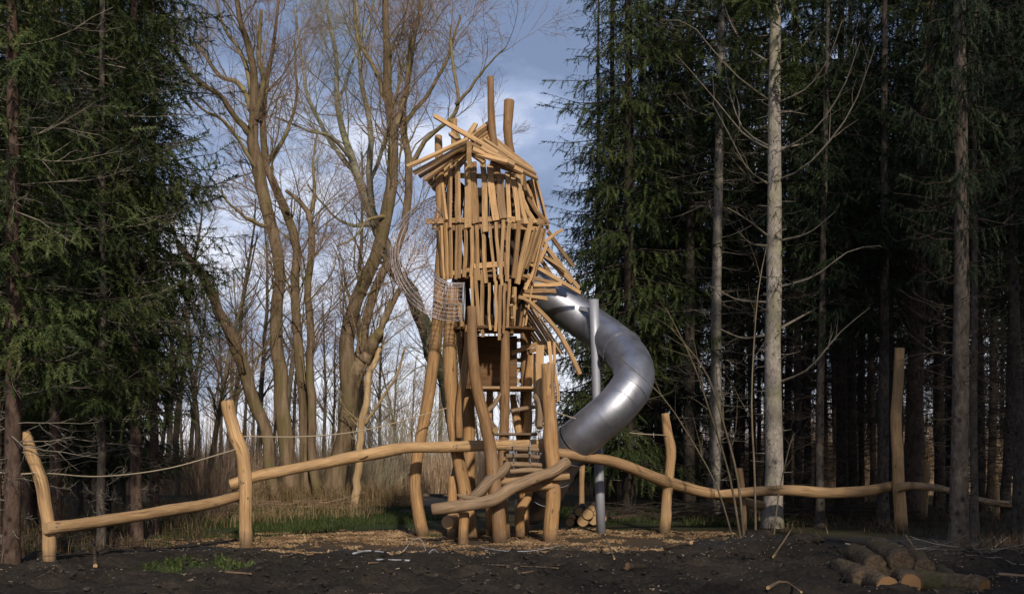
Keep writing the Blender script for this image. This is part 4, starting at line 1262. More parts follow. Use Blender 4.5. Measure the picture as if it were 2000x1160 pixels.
LEFT = [spruce_proto(50 + k, 18, 2.5 + .4 * k, 1.75, .5, 8.0, 110, 1.3, low=0.75, sag=.3, step=0.38) for k in range(2)]
LEFT.append(spruce_proto(57, 17, 1.3, 1.9, .5, 4.0, 60, 1.3, low=0.85, sag=.35, step=0.40))
BACK = spruce_proto(70, 17, 3.2, 2.3, .8, 4.0, 30, 1.2, low=0.9, dens=0.55, step=0.5)
STAND = [spruce_proto(60 + k, 21, (6.5, 5.0, 8.5)[k], 2.1, .7, (8.5, 7.5, 11.0)[k], 150, 1.4, low=0.6, dens=0.85, sag=.3, step=0.46) for k in range(3)]

def setmat(o, m):
    s = o.material_slots[0]
    s.link = 'OBJECT'
    s.material = M[m]
def place_spruce(px, Y, r, proto, label, group=None, bark='bark_spruce', rot=0.0, sc=1.0, lean=(0, 0), need='needles', deadm='deadwood', x=None, name='spruce_tree', trunkseed=0, dead=True, slim=1.0):
    X = PX(px, Y) if x is None else x
    z = hz(X, Y)
    t = thing(name, label, 'tree', (X, Y, z), group)
    t.rotation_euler = (lean[1], lean[0], rot)
    Hh = proto['H'] * sc
    g = np.random.default_rng(int(abs(X * 131 + Y * 17)) + trunkseed)
    K = 22
    zz = Hh * np.linspace(0, 1, K) ** 1.25; zz[0] = -0.25
    w = np.cumsum(g.normal(0, .012, (K, 2)), 0); w -= w[0]
    p = np.c_[w * np.linspace(1, .2, K)[:, None], zz]
    rad = r * (1 - 0.86 * (np.maximum(zz, 0) / Hh)) * (1 + 0.35 * np.exp(-np.maximum(zz, 0) / 0.3))
    MB().tubes(p, rad, 14, 0, False, jit=0.025, seed=trunkseed).build('trunk', [bark], t)
    for nm, key in (('crown', 'crown'), ('dead_branches', 'dead')):
        if proto[key] is None or (nm == 'dead_branches' and not dead):
            continue
        o = bpy.data.objects.new(nm, proto[key]); COL.objects.link(o); o.parent = t
        o.scale = (sc * slim, sc * slim, sc)
        if nm == 'dead_branches':
            o['kind'] = 'stuff'
        if nm == 'crown' and need != 'needles':
            setmat(o, need)
        if nm == 'dead_branches' and deadm != 'deadwood':
            setmat(o, deadm)
    return t
R_ = random.Random(5)
def rz():
    return R_.uniform(0, 6.28)
# --- left side
place_spruce(20, 14.9, 0.115, LEFT[1], 'reddish spruce trunk at the left edge, nearest of the left spruces', 'left spruces', 'bark_red', 0.6, 1.05)
place_spruce(196, 17.2, 0.068, LEFT[0], 'slim grey spruce trunk behind the low left beam', 'left spruces', 'bark_spruce', 2.0, 1.0)
place_spruce(266, 18.7, 0.100, LEFT[1], 'spruce right of the slim grey trunk, its boughs reaching over the clearing', 'left spruces', 'bark_red', 4.0, 1.0)
for i, (px, Y, pr, s) in enumerate(((300, 21.0, 1, 1.15), (110, 19.5, 0, 1.1), (60, 22.0, 1, 1.15), (210, 22.5, 1, 1.2), (-10, 19.0, 0, 1.15), (150, 25.5, 0, 1.25), (20, 27.5, 1, 1.25), (-60, 24.0, 1, 1.2), (235, 30, 0, 1.3), (90, 32, 1, 1.3), (-30, 33, 0, 1.3), (170, 37, 1, 1.3), (50, 42, 1, 1.35), (-120, 29, 0, 1.3))):
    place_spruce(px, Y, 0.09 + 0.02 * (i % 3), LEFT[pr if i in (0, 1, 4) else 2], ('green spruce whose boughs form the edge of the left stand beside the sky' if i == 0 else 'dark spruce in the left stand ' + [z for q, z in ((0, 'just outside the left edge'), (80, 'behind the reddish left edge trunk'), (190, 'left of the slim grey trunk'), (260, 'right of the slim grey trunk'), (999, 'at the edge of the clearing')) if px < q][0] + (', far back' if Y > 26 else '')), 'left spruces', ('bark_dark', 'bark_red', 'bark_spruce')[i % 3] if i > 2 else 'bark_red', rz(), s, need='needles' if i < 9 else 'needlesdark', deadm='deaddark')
# --- right side, trunks that stand out
place_spruce(1508, 23.3, 0.205, STAND[2], 'pale thick spruce trunk in the middle of the right stand with long upswept dead limbs', 'right spruces', 'bark_pale', 1.0, 1.15, (0.012, 0), dead=False)
place_spruce(1393, 27.0, 0.155, STAND[2], 'pale spruce trunk between the slim wavy post and the thickest pale trunk', 'right spruces', 'bark_pale', 2.3, 1.15, (-0.018, 0))
place_spruce(1345, 29.5, 0.17, STAND[0], 'dim grey spruce trunk left of the paler one, behind the slim wavy post', 'right spruces', 'bark_spruce', 4.4, 1.2, (-0.01, 0), deadm='deaddark')
place_spruce(1870, 16.0, 0.135, STAND[1], 'grey spruce trunk nearest the viewer at the right with snapped branch stubs', 'right spruces', 'bark_spruce', 0.4, 0.88, (0.004, 0), slim=0.6, deadm='deaddark', need='needlesdark')  # dark needle and dead branch copies stand in for shade here
place_spruce(1778, 28.0, 0.24, STAND[0], 'thick brown spruce trunk leaning right behind the tallest post', 'right spruces', 'bark_red', 5.0, 1.2, (0.05, 0), deadm='deaddark')
place_spruce(1962, 26.5, 0.125, STAND[1], 'slim grey spruce trunk near the right edge', 'right spruces', 'bark_spruce', 3.0, 1.1, (-0.03, 0), deadm='deaddark')
place_spruce(1228, 27.0, 0.17, FULL[0], 'full spruce with drooping boughs at the edge of the right stand beside the sky', 'right spruces', 'bark_dark', 0.5, 1.08)
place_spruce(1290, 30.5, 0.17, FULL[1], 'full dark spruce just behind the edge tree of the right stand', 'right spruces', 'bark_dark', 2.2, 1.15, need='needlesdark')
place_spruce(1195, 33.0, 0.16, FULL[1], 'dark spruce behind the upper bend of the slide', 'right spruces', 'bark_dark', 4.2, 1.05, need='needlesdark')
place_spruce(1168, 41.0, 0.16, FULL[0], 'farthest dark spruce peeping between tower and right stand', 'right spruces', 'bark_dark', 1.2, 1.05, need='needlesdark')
# dark stand behind them
st = [(1440, 31), (1470, 35), (1325, 37), (1255, 38.5), (1560, 27.5), (1600, 34), (1575, 40), (1645, 29.5), (1682, 36.5), (1705, 42), (1738, 32), (1835, 33), (1880, 24.5), (1915, 30), (1935, 37), (1990, 32.5), (2040, 27), (2080, 22), (1850, 41), (1780, 45), (1495, 43), (1400, 44), (1635, 46), (2010, 42), (2100, 34), (1318, 46), (1990, 21.0), (1725, 24.0), (1905, 20.5), (1600, 23.5), (2070, 17.5), (2540, 13.0), (1360, 33), (1420, 38), (1535, 37), (1665, 33), (1760, 38), (1800, 36), (1860, 29), (1970, 47), (1890, 45), (1560, 48), (1450, 49), (1680, 50), (1270, 43), (1830, 50)]
for i, (px, Y) in enumerate(st):
    nearby = Y < 25
    zones_ = ((1300, 'behind the slide bend'), (1365, 'behind the slim wavy post'), (1500, 'between the two pale trunks'), (1615, 'right of the pale thick trunk'), (1690, 'in the pale gap of the right stand'), (1760, 'beside the tallest trail post'), (1860, 'behind the nearest right trunk'), (1960, 'left of the right edge trunk'), (9999, 'at the right edge'))
    lab = 'dark spruce trunk in silhouette ' + [z for q, z in zones_ if px < q][0]
    if Y > 39:
        lab = lab.replace('dark spruce trunk', 'far thin spruce trunk')
    pr = STAND[i % 2]
    if px == 1725: lab = 'green boughed spruce between the pale thick trunk and the tallest post'
    if px == 1905: lab = 'spruce with dark green boughs above the nearest right trunk'
    if px == 1600 and Y < 25: lab = 'thin dark spruce just right of the pale thick trunk'
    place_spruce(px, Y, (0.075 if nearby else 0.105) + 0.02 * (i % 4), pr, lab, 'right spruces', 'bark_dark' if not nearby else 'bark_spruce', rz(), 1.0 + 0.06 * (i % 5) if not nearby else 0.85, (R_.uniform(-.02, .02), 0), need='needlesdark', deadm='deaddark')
# unseen spruces added behind the viewer to shade the foreground and the right stand
for i, (X, Y) in enumerate(((14.2, -1.0), (15.5, -5.0), (14.9, 5.5), (16.5, 0.0), (13.7, 8.2), (17.5, 9.5), (18.5, 4.0), (14.5, 12.0), (21.0, 12.0))):
    place_spruce(0, Y, 0.18, FULL[i % 2], 'unseen tall spruce added for shade behind and right of the viewpoint', 'shade spruces added behind the viewpoint', 'bark_dark', rz(), 1.5 if X > 14 else 1.2, x=X, need='needlesdark')
for i, X in enumerate((9.4, 8.6, 9.3)):  # added to shade the nearest right trunk and the pale trunk's foot
    place_spruce(0, (0.5, -3.5, 4.2)[i], 0.12, FULL[i % 2], 'unseen mid sized spruce added for shade behind and right of the viewpoint', 'shade spruces added behind the viewpoint', 'bark_dark', rz(), (0.78, .88, .73)[i], x=X, need='needlesdark')
for i in (0, 3, 5, 8):  # added out of view to dapple the near soil with shade
    place_spruce(0, -2.6 - 0.7 * (i % 3), 0.09, FULL[i % 2], 'unseen young spruce added for shade behind the viewpoint', 'shade spruces added behind the viewpoint', 'bark_dark', rz(), 0.46 + .03 * (i % 3), x=-7.5 + 1.6 * i, need='needlesdark')
for i, X in enumerate((4.3, 5.6, 6.9, 8.0)):  # added out of view to dapple the ground before the tower with shade
    place_spruce(0, -3.2 - .5 * (i % 2), 0.1, FULL[i % 2], 'unseen half grown spruce added for shade behind the viewpoint', 'shade spruces added behind the viewpoint', 'bark_dark', rz(), 0.62, x=X, need='needlesdark')

for i in range(21):
    px = 1225 + 43 * i; Y = 48 + 2.2 * (i % 3)
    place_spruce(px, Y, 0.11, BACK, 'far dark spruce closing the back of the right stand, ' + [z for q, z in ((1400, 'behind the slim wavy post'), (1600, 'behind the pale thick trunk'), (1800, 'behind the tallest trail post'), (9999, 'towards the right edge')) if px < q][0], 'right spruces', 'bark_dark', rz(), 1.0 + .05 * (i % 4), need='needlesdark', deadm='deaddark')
for i in range(7):
    px = -70 + 46 * i; Y = 45 + 2.5 * (i % 3)
    place_spruce(px, Y, 0.11, BACK, 'far dark spruce closing the back of the left stand', 'left spruces', 'bark_dark', rz(), 1.0 + .05 * (i % 4), need='needlesdark', deadm='deaddark')
# long upswept dead limbs on the pale trunk
hero = [o for o in bpy.data.objects if o.get('label', '').startswith('pale thick spruce trunk')][0]
g = np.random.default_rng(90)
def limb(rows, Y0=23.3):
    a = np.array([P(px, py, Y0 + dy) for px, py, dy in rows])
    return spline(a, 8)
lim = [[(1500, 195, 0), (1440, 150, -.6), (1385, 90, -1.2), (1345, 45, -1.6), (1290, 40, -2.0)], [(1500, 290, 0), (1455, 265, -.5), (1405, 205, -1.0), (1350, 140, -1.5), (1318, 105, -1.8)], [(1500, 285, 0), (1450, 250, .6), (1420, 160, 1.2), (1415, 90, 1.5)],
       [(1498, 120, 0), (1455, 90, .5), (1425, 40, 1), (1408, -20, 1.5)], [(1500, 360, 0), (1460, 330, -.8), (1425, 265, -1.4), (1390, 200, -1.8)], [(1496, 355, 0), (1470, 355, -.4), (1430, 310, -1)],
       [(1522, 125, 0), (1560, 100, -.4), (1600, 45, -.9)], [(1522, 200, 0), (1580, 170, -.5), (1620, 110, -1), (1645, 40, -1.4)], [(1524, 220, 0), (1580, 205, .5), (1650, 120, 1), (1680, 30, 1.5)], [(1524, 295, 0), (1590, 255, -.6), (1645, 175, -1.2), (1680, 80, -1.8)], [(1524, 350, 0), (1580, 320, -.8), (1660, 220, -1.4), (1710, 90, -2)],
       [(1524, 290, 0), (1600, 270, .7), (1660, 200, 1.4)], [(1498, 460, 0), (1460, 430, -.7), (1420, 405, -1.2)], [(1496, 480, 0), (1465, 475, -.3), (1440, 450, -.8)], [(1526, 470, 0), (1580, 455, -.6), (1630, 415, -1.2)], [(1526, 560, 0), (1590, 540, -.6), (1660, 490, -1.2), (1720, 480, -1.5)],
       [(1526, 745, 0), (1580, 720, -.7), (1640, 650, -1.3), (1700, 600, -1.7)], [(1494, 590, 0), (1440, 585, -.6), (1390, 560, -1.2)], [(1492, 655, 0), (1450, 660, -.5), (1400, 640, -.9)], [(1526, 640, 0), (1600, 600, .4), (1650, 580, .8)]]
lp = np.array([limb(r) for r in lim]) - np.array(hero.location)
lr = np.linspace(0.028, 0.008, 8)[None] * np.linspace(.8, 1.15, len(lim))[:, None]
mb = MB().tubes(lp, lr, 5, 0)
p2, r2 = children(lp, lr, 7, g, .3, 1, (.3, .8), (.12, .3), .5, 5, .12, 0.03, rmin=0.004)
mb.tubes(p2, r2, 3, 0)
zz = g.uniform(.4, 12, 120); az = g.uniform(0, 6.28, 120)
p, r = grow(np.stack([0.10 * np.cos(az), 0.10 * np.sin(az), zz], -1), np.stack([np.cos(az), np.sin(az), g.uniform(-.2, .4, 120)], -1), g.uniform(.12, .5, 120) * (g.random(120) ** 2 + .5), np.full(120, .012), 3, g, .1, .05, .5)
mb.tubes(p, r, 4, 0)
o = mb.build('dead_limbs', ['deadwood'], hero); o['kind'] = 'stuff'
bpy.context.view_layer.update()
o.matrix_parent_inverse = (hero.matrix_world.to_3x3().to_4x4()).inverted()

# ------------------------------------------------------------------ bare broadleaf trees, traced main stems
def bare_tree(name, label, stems, bark, limbm, twigm, seed, n2=2.2, L2=(1.2, 3.4), n3=10, n4=7, group=None, up=0.05, zmin=3.0, twig_r=0.0042, bark0=None):
    g = np.random.default_rng(seed)
    base = pxlog(stems[0][:1])[0, :3].copy()
    base[2] = hz(base[0], base[1])
    t = thing(name, label, 'tree', base, group)
    K = 24
    P2, R2 = [], []
    for si, s in enumerate(stems):
        a = pxlog(s)
        if si == 0 or s[0][1] > 900:
            a[0, 2] = hz(a[0, 0], a[0, 1]) - 0.25
        a[:, :3] -= base
        q = spline(a, K)
        p, r = q[:, :3], q[:, 3]
        big = r[0] > 0.11
        w = g.normal(0, 1, (K, 3)); w = (w + np.roll(w, 1, 0) + np.roll(w, -1, 0)) / 3
        p[1:-1] += w[1:-1] * r[1:-1, None] * 0.5
        MB().tubes(p, r, 14 if big else 8, 0, True, 0, 0.06 if big else 0.03, True, seed=seed + si).build('trunk' if si == 0 else ('stem' if big else 'limb'), [(bark0 or bark) if si == 0 else (bark if big else limbm)], t)
        P2.append(p); R2.append(r)
    P2 = np.array(P2); R2 = np.array(R2)
    ln = np.linalg.norm(np.diff(P2, axis=1), axis=2).sum(1)
    ncnt = np.maximum((ln * n2).astype(int), 2)
    p, r = children(P2, R2, ncnt, g, 0.3, 1.0, (.45, 1.1), (1, 1), .38, 7, .2, up, plen=np.full(len(P2), 1.0), lmin=.5, rmin=.012, upbias=.25)
    # relength
    k = (p[:, 0, 2] + base[2]) > zmin
    o, d = p[k, 0], nrm(p[k, 1] - p[k, 0])
    L = g.uniform(L2[0], L2[1], len(o))
    p, r = grow(o, d, L, np.clip(r[k, 0] * .7, .009, .028), 7, g, .2, up, .3)
    MB().tubes(p, r, 5, 0).build('branches', [limbm], t)['kind'] = 'stuff'
    mb = MB()
    p3, r3 = children(p, r, n3, g, .2, 1, (.4, 1.0), (.28, .6), .5, 5, .16, up, rmin=.0055)
    mb.tubes(p3, r3, 3, 0)
    p4, r4 = children(p3, r3, n4, g, .15, 1, (.3, .9), (.35, .8), .6, 3, .14, up, rmin=twig_r)
    mb.tubes(p4, np.maximum(r4, twig_r * .6), 3, 0)
    mb.build('crown', [twigm], t)
    return t
Y1 = 33.5
bare_tree('willow_tree', 'tall many stemmed willow left of the tower with upright brown trunks', [
    [(578, 990, 38, Y1), (566, 900, 30, Y1), (552, 800, 27, Y1), (548, 700, 25, Y1), (541, 560, 23, Y1), (530, 440, 23, Y1), (508, 350, 24, Y1), (491, 270, 22, Y1), (497, 200, 18, Y1), (492, 110, 14, Y1 - .4), (468, 30, 11, Y1 - .8), (455, -60, 8, Y1 - 1)],
    [(602, 992, 24, Y1 + .3), (594, 880, 20, Y1 + .3), (586, 720, 19, Y1 + .3), (575, 560, 18, Y1 + .3), (577, 480, 17, Y1 + .3), (545, 385, 16, Y1 + .4), (518, 320, 15, Y1 + .4), (512, 240, 13, Y1 + .5), (520, 170, 10, Y1 + .8), (535, 90, 7, Y1 + 1), (545, -20, 5, Y1 + 1.2)],
    [(622, 988, 20, Y1 - .4), (612, 880, 17, Y1 - .4), (608, 720, 15, Y1 - .4), (601, 580, 14, Y1 - .4), (608, 500, 13, Y1 - .4), (603, 420, 11, Y1 - .4), (580, 388, 9, Y1 - .5), (558, 372, 7, Y1 - .6)],
    [(545, 965, 26, Y1 - .6), (520, 850, 24, Y1 - .7), (495, 770, 24, Y1 - .8), (455, 660, 22, Y1 - 1), (415, 580, 19, Y1 - 1.2), (375, 512, 16, Y1 - 1.4), (345, 470, 11, Y1 - 1.5)],
    [(492, 265, 14, Y1), (465, 235, 12, Y1), (430, 190, 11, Y1 - .3), (385, 155, 9, Y1 - .6), (345, 100, 7, Y1 - 1), (320, 30, 5, Y1 - 1.2), (310, -20, 3, Y1 - 1.2)],
    [(490, 215, 12, Y1), (470, 165, 10, Y1 + .3), (430, 150, 8, Y1 + .6), (395, 100, 6, Y1 + 1), (360, 70, 4, Y1 + 1.4), (350, 20, 3, Y1 + 1.5)],
    [(500, 235, 13, Y1), (512, 170, 11, Y1 - .4), (505, 100, 9, Y1 - .8), (510, 20, 6, Y1 - 1)],
    [(495, 190, 10, Y1), (475, 110, 8, Y1), (440, 60, 6, Y1 + .6), (415, -20, 4, Y1 + .9)],
    [(530, 440, 9, Y1), (490, 430, 7, Y1 - .6), (450, 400, 5, Y1 - 1), (430, 370, 4, Y1 - 1.2)],
    [(515, 330, 9, Y1 + .4), (560, 260, 7, Y1 + .9), (580, 180, 5, Y1 + 1.2), (575, 80, 4, Y1 + 1.5)],
    [(505, 340, 8, Y1), (450, 250, 6, Y1 - .8), (400, 215, 5, Y1 - 1.3), (370, 190, 4, Y1 - 1.6)],
    [(600, 430, 8, Y1 - .4), (615, 380, 7, Y1 - .3), (612, 320, 5, Y1), (620, 250, 3, Y1 + .3)],
], 'willow', 'willowlimb', 'twig', 1, n2=2.0)
Y2 = 33.0
bare_tree('willow_tree', 'stout forked willow just left of the tower with a torn pale stem', [
    [(652, 990, 50, Y2), (665, 930, 44, Y2), (678, 850, 38, Y2), (686, 770, 36, Y2), (677, 700, 30, Y2), (688, 640, 28, Y2), (706, 570, 26, Y2), (735, 490, 25, Y2), (757, 420, 24, Y2), (770, 330, 22, Y2), (772, 250, 20, Y2), (757, 180, 17, Y2), (755, 80, 13, Y2), (752, -50, 9, Y2)],
    [(686, 775, 26, Y2 + .1), (702, 710, 26, Y2), (725, 675, 24, Y2 - .3), (742, 645, 18, Y2 - .5)],
    [(690, 740, 20, Y2 + .3), (708, 670, 20, Y2 + .3), (722, 600, 18, Y2 + .3), (745, 540, 17, Y2 + .3), (770, 500, 15, Y2 + .3), (790, 420, 15, Y2 + .5), (798, 330, 14, Y2 + .5), (788, 230, 12, Y2 + .6), (800, 120, 9, Y2 + 1), (830, -20, 6, Y2 + 1.2)],
    [(720, 690, 15, Y2 - .2), (750, 630, 13, Y2 - .2), (775, 580, 11, Y2 - .2), (795, 530, 10, Y2 - .2)],
    [(770, 250, 12, Y2), (790, 190, 10, Y2), (800, 110, 8, Y2 - .5), (820, 30, 6, Y2 - 1), (825, -30, 5, Y2 - 1)],
    [(757, 200, 11, Y2), (735, 140, 9, Y2 + .5), (700, 80, 7, Y2 + 1), (690, -10, 5, Y2 + 1.4)],
    [(798, 330, 11, Y2 + .5), (835, 270, 9, Y2), (880, 235, 8, Y2 - .5), (895, 200, 7, Y2 - .8), (885, 130, 6, Y2 - 1), (880, 50, 4, Y2 - 1.2)],
    [(890, 205, 7, Y2 - .8), (920, 170, 6, Y2 - 1), (955, 125, 4, Y2 - 1.3), (990, 90, 3, Y2 - 1.5)],
    [(880, 232, 7, Y2 - .5), (905, 280, 6, Y2 - .8), (935, 300, 4, Y2 - 1)],
    [(790, 240, 10, Y2 + .5), (830, 190, 8, Y2 + .8), (870, 120, 6, Y2 + 1), (900, 30, 4, Y2 + 1.2)],
    [(757, 420, 8, Y2), (720, 430, 6, Y2 - .8), (690, 465, 4, Y2 - 1.2), (660, 480, 3, Y2 - 1.5)],
], 'willow', 'willowlimb', 'twig', 2, n2=2.4)
bare_tree('broken_willow_stem', 'pale torn willow stem propped against the stout forked willow', [
    [(688, 975, 17, 32.3), (700, 900, 15, 32.2), (712, 820, 14, 32.3), (722, 745, 13, 32.6), (740, 680, 10, 32.8)],
    [(712, 830, 7, 32.3), (745, 780, 6, 32), (775, 730, 5, 31.7), (790, 680, 4, 31.5)]], 'tornwood', 'tornwood', 'birchtwig', 3, n2=1.2, L2=(.5, 1.2), n3=4, n4=3, zmin=1.0)
Y3 = 37.0
bare_tree('birch_tree', 'leaning birch with pale upper limbs and dark foot behind the tower', [
    [(905, 1000, 40, Y3), (885, 800, 34, Y3), (848, 690, 31, Y3), (805, 590, 28, Y3), (768, 510, 25.5, Y3)],
    [(776, 527, 25, Y3), (768, 510, 25, Y3), (738, 440, 22, Y3), (715, 380, 19, Y3), (690, 320, 16, Y3), (672, 270, 13, Y3), (660, 200, 10, Y3), (655, 120, 8, Y3), (640, 20, 6, Y3), (635, -60, 4, Y3)],
    [(728, 415, 14, Y3), (722, 340, 12, Y3 - .5), (722, 250, 11, Y3 - .8), (705, 160, 9, Y3 - 1), (700, 60, 7, Y3 - 1.2), (690, -30, 5, Y3 - 1.2)],
    [(705, 350, 12, Y3), (670, 310, 10, Y3 + .5), (635, 260, 9, Y3 + .9), (600, 190, 7, Y3 + 1.3), (590, 120, 5, Y3 + 1.5), (575, 20, 4, Y3 + 1.7)],
    [(690, 320, 8, Y3), (650, 270, 7, Y3 - .8), (600, 255, 5, Y3 - 1.4), (540, 230, 4, Y3 - 2)],
    [(738, 440, 9, Y3), (690, 440, 7, Y3 - 1), (650, 420, 5, Y3 - 1.6), (600, 360, 4, Y3 - 2)],
    [(715, 375, 9, Y3), (745, 300, 8, Y3 + .8), (770, 220, 6, Y3 + 1.4), (790, 100, 4, Y3 + 2)],
    [(660, 200, 7, Y3), (690, 120, 5, Y3 + .6), (720, 40, 4, Y3 + 1), (735, -20, 3, Y3 + 1)],
    [(768, 510, 9, Y3), (720, 520, 6, Y3 - .9), (680, 560, 4, Y3 - 1.5)],
], 'birch', 'birch', 'birchtwig', 4, n2=2.2, bark0='birchfoot')
foot = [o for o in bpy.data.objects if o.get('label', '').startswith('leaning birch')][0]

# ------------------------------------------------------------------ slender background trees (copies of a few)
def far_proto(seed, Hh, lean):
    g = np.random.default_rng(seed)
    tr = MB(); cr = MB()
    p, r = grow(np.array([[0, 0, -.2]]), np.array([[lean, 0.02, 1.0]]), np.array([Hh]), np.array([0.012 * Hh]), 12, g, .05, .02, .2)
    tr.tubes(p, r, 8, 0)
    p2, r2 = children(p, r, 26, g, .3, 1, (.4, 1.0), (.12, .32), .42, 6, .14, .06, rmin=.012)
    tr.tubes(p2, r2, 4, 0)
    p3, r3 = children(p2, r2, 7, g, .25, 1, (.4, .9), (.3, .6), .5, 5, .14, .04, rmin=.007)
    cr.tubes(p3, r3, 3, 0)
    p4, r4 = children(p3, r3, 6, g, .2, 1, (.35, .8), (.4, .8), .6, 3, .12, .03, rmin=.0055)
    cr.tubes(p4, r4, 3, 0)
    return tr.mesh('trunk', ['alder']), cr.mesh('crown', ['twig'])
FAR = [far_proto(200 + k, (15, 17, 13, 19, 11)[k], (0.05, -0.04, 0.08, 0.0, -0.1)[k]) for k in range(5)]
g = np.random.default_rng(31)
fa = []
for px, Y in ((402, 38), (428, 44), (455, 41), (470, 52), (505, 47), (527, 56), (560, 44), (590, 60), (628, 45), (645, 52), (742, 55), (765, 62), (800, 58), (835, 66), (418, 58), (385, 50), (360, 62), (330, 55), (445, 66), (535, 70), (610, 72), (690, 66), (725, 74), (783, 76), (860, 72), (900, 62), (940, 70), (985, 66), (1030, 60), (1075, 68), (310, 47), (270, 52), (490, 60), (572, 52), (665, 58), (705, 50), (1620, 62), (1665, 66), (1690, 58), (1720, 70), (1750, 64), (1950, 60), (1990, 66), (1580, 70), (345, 42), (372, 45)):
    fa.append((px, Y))
for i, (px, Y) in enumerate(fa):
    t = thing('bare_tree', 'thin bare tree ' + [z for q, z in ((400, 'seen past the left spruces'), (480, 'behind the bushy bare shrub'), (640, 'behind the many stemmed willow'), (760, 'behind the stout forked willow'), (880, 'just left of the tower'), (1100, 'behind the tower'), (1655, 'behind the pale thick right trunk'), (1800, 'in the pale gap of the right stand'), (9999, 'at the right edge')) if px < q][0] + (', farther off' if Y > 60 else ''), 'tree', (PX(px, Y), Y, hz(PX(px, Y), Y)), 'thin bare trees in the background')
    k = int(g.integers(0, 5))
    t.rotation_euler = (0, 0, g.uniform(0, 6.28))
    s = g.uniform(.55, .85); t.scale = (s, s, s)
    for nm, me in (('trunk', FAR[k][0]), ('crown', FAR[k][1])):
        o = bpy.data.objects.new(nm, me); COL.objects.link(o); o.parent = t

# ------------------------------------------------------------------ shrubs
def shrub(label, px, Y, n, h, spread, mat, seed, r=0.009, sub=5, x=None):
    g = np.random.default_rng(seed)
    X = PX(px, Y) if x is None else x
    t = thing('bare_shrub', label, 'shrub', (X, Y, hz(X, Y)), None)
    az = g.uniform(0, 6.28, n)
    d = np.stack([np.cos(az) * spread * g.random(n), np.sin(az) * spread * g.random(n), np.ones(n)], -1)
    p, rr = grow(np.stack([g.normal(0, .1 * spread, n), g.normal(0, .1 * spread, n), np.full(n, -.08)], -1), d, h * g.uniform(.5, 1.1, n), r * g.uniform(.6, 1.3, n), 8, g, .06, .0, .3)
    MB().tubes(p, rr, 4, 0).build('stems', [mat], t)
    p2, r2 = children(p, rr, sub, g, .25, 1, (.3, .7), (.15, .4), .55, 5, .1, .03, rmin=.004)
    mb = MB().tubes(p2, r2, 3, 0)
    p3, r3 = children(p2, r2, 4, g, .2, 1, (.3, .7), (.3, .6), .6, 3, .1, .03, rmin=.0032)
    mb.tubes(p3, r3, 3, 0).build('twigs', [mat], t)['kind'] = 'stuff'
    return t
shrub('bushy bare shrub behind the low left beam', 428, 26.0, 34, 2.6, .9, 'twig', 1)
shrub('bare shrub between the crooked post and the left spruces', 395, 30.0, 22, 3.0, .8, 'alder', 2)
shrub('pale yellowish willow scrub to the left of the tower feet', 765, 47.0, 30, 5.5, 1.0, 'birchtwig', 3, .02)
shrub('pale arching scrub seen between the tower posts and the forked willow', 815, 52.0, 30, 6.0, 1.1, 'birchtwig', 4, .02)
shrub('tall pale scrub beyond the reeds behind the stout willow', 715, 56.0, 34, 6.5, 1.0, 'drygrass', 5, .022)
shrub('reddish scrub standing in the reeds behind the many stemmed willow', 640, 50.0, 34, 4.5, .9, 'twig', 6, .018)
shrub('grey scrub right behind the tower posts', 960, 54.0, 30, 5.0, .9, 'birchtwig', 7, .02)
shrub('grey brown scrub in the gap left of the many stemmed willow', 500, 48.0, 34, 5.0, .9, 'alder', 8, .018)
shrub('pale scrub lit behind the dark right trunks', 1670, 56.0, 40, 4.5, 1.2, 'birchtwig', 9, .02)
shrub('second pale scrub behind the dark right trunks, nearer the tallest post', 1715, 60.0, 40, 5.0, 1.2, 'drygrass', 10, .02)
shrub('scrub glimpsed behind the right edge trunks', 1950, 58.0, 40, 5.0, 1.4, 'drygrass', 11, .02)
shrub('low pale brush in front of the reeds between the two willows', 630, 43.0, 46, 2.6, 1.5, 'birchtwig', 12, .012)
shrub('low pale brush in front of the reeds right of the forked willow', 735, 42.5, 46, 2.8, 1.5, 'birchtwig', 13, .012)
shrub('low tan brush at the left end of the dark path', 690, 40.0, 40, 1.9, 1.6, 'drygrass', 14, .010)
# far wood that closes the view as one mass
g = np.random.default_rng(77)
n = 1000
yy = g.uniform(80, 150, n); xx = g.uniform(-1, 1, n) * yy * 0.62
d = np.stack([g.normal(0, .08, n), g.normal(0, .08, n), np.ones(n)], -1)
p, r = grow(np.stack([xx, yy, 0 * xx - .2], -1), d, g.uniform(5, 11, n), g.uniform(.03, .10, n), 5, g, .05, 0, .2)
mb = MB().tubes(p, r, 3, 0)
p2, r2 = children(p, r, 9, g, .1, 1, (.3, .9), (.15, .35), .4, 3, .12, .05, rmin=.014)
mb.tubes(p2, r2, 3, 0)
tag(mb.build('far_wood', ['farwood']), 'far bare wood behind the reed field', kind='stuff')

# ------------------------------------------------------------------ small things on the ground
def stick(rows, label, mats=('oldwood', 'end'), r=0.012, name='fallen_stick', cat='stick', taper=.6, sides=7):
    """rows (px,py,lift) laid on the ground"""
    pts = []
    for px, py, lift in rows:
        Y = GY(py); X = PX(px, Y); 
        for _ in range(6):
            zg = hz(X, Y)
            Y = F * (H - zg) / (py - HY); X = PX(px, Y)
        pts.append((X, Y, hz(X, Y) + r * 0.6 + lift))
    pts = np.array(pts)
    lo = pts[np.argmin(pts[:, 2])].copy()
    q = spline(pts - lo, 10)
    o = MB().tubes(q, r * np.linspace(1, taper, 10), sides, 0, True, 1, 0.08).build(name, list(mats))
    o.location = lo
    return tag(o, label, cat, 'sticks lying on the soil' if cat == 'stick' else None)
stick([(1183, 1072, .18), (1200, 1105, .0)], 'pale stick poking up from the soil in front of the right tower post', r=.022)
stick([(720, 1100, .03), (800, 1096, .03)], 'pale split stick lying on the soil left of the tower')
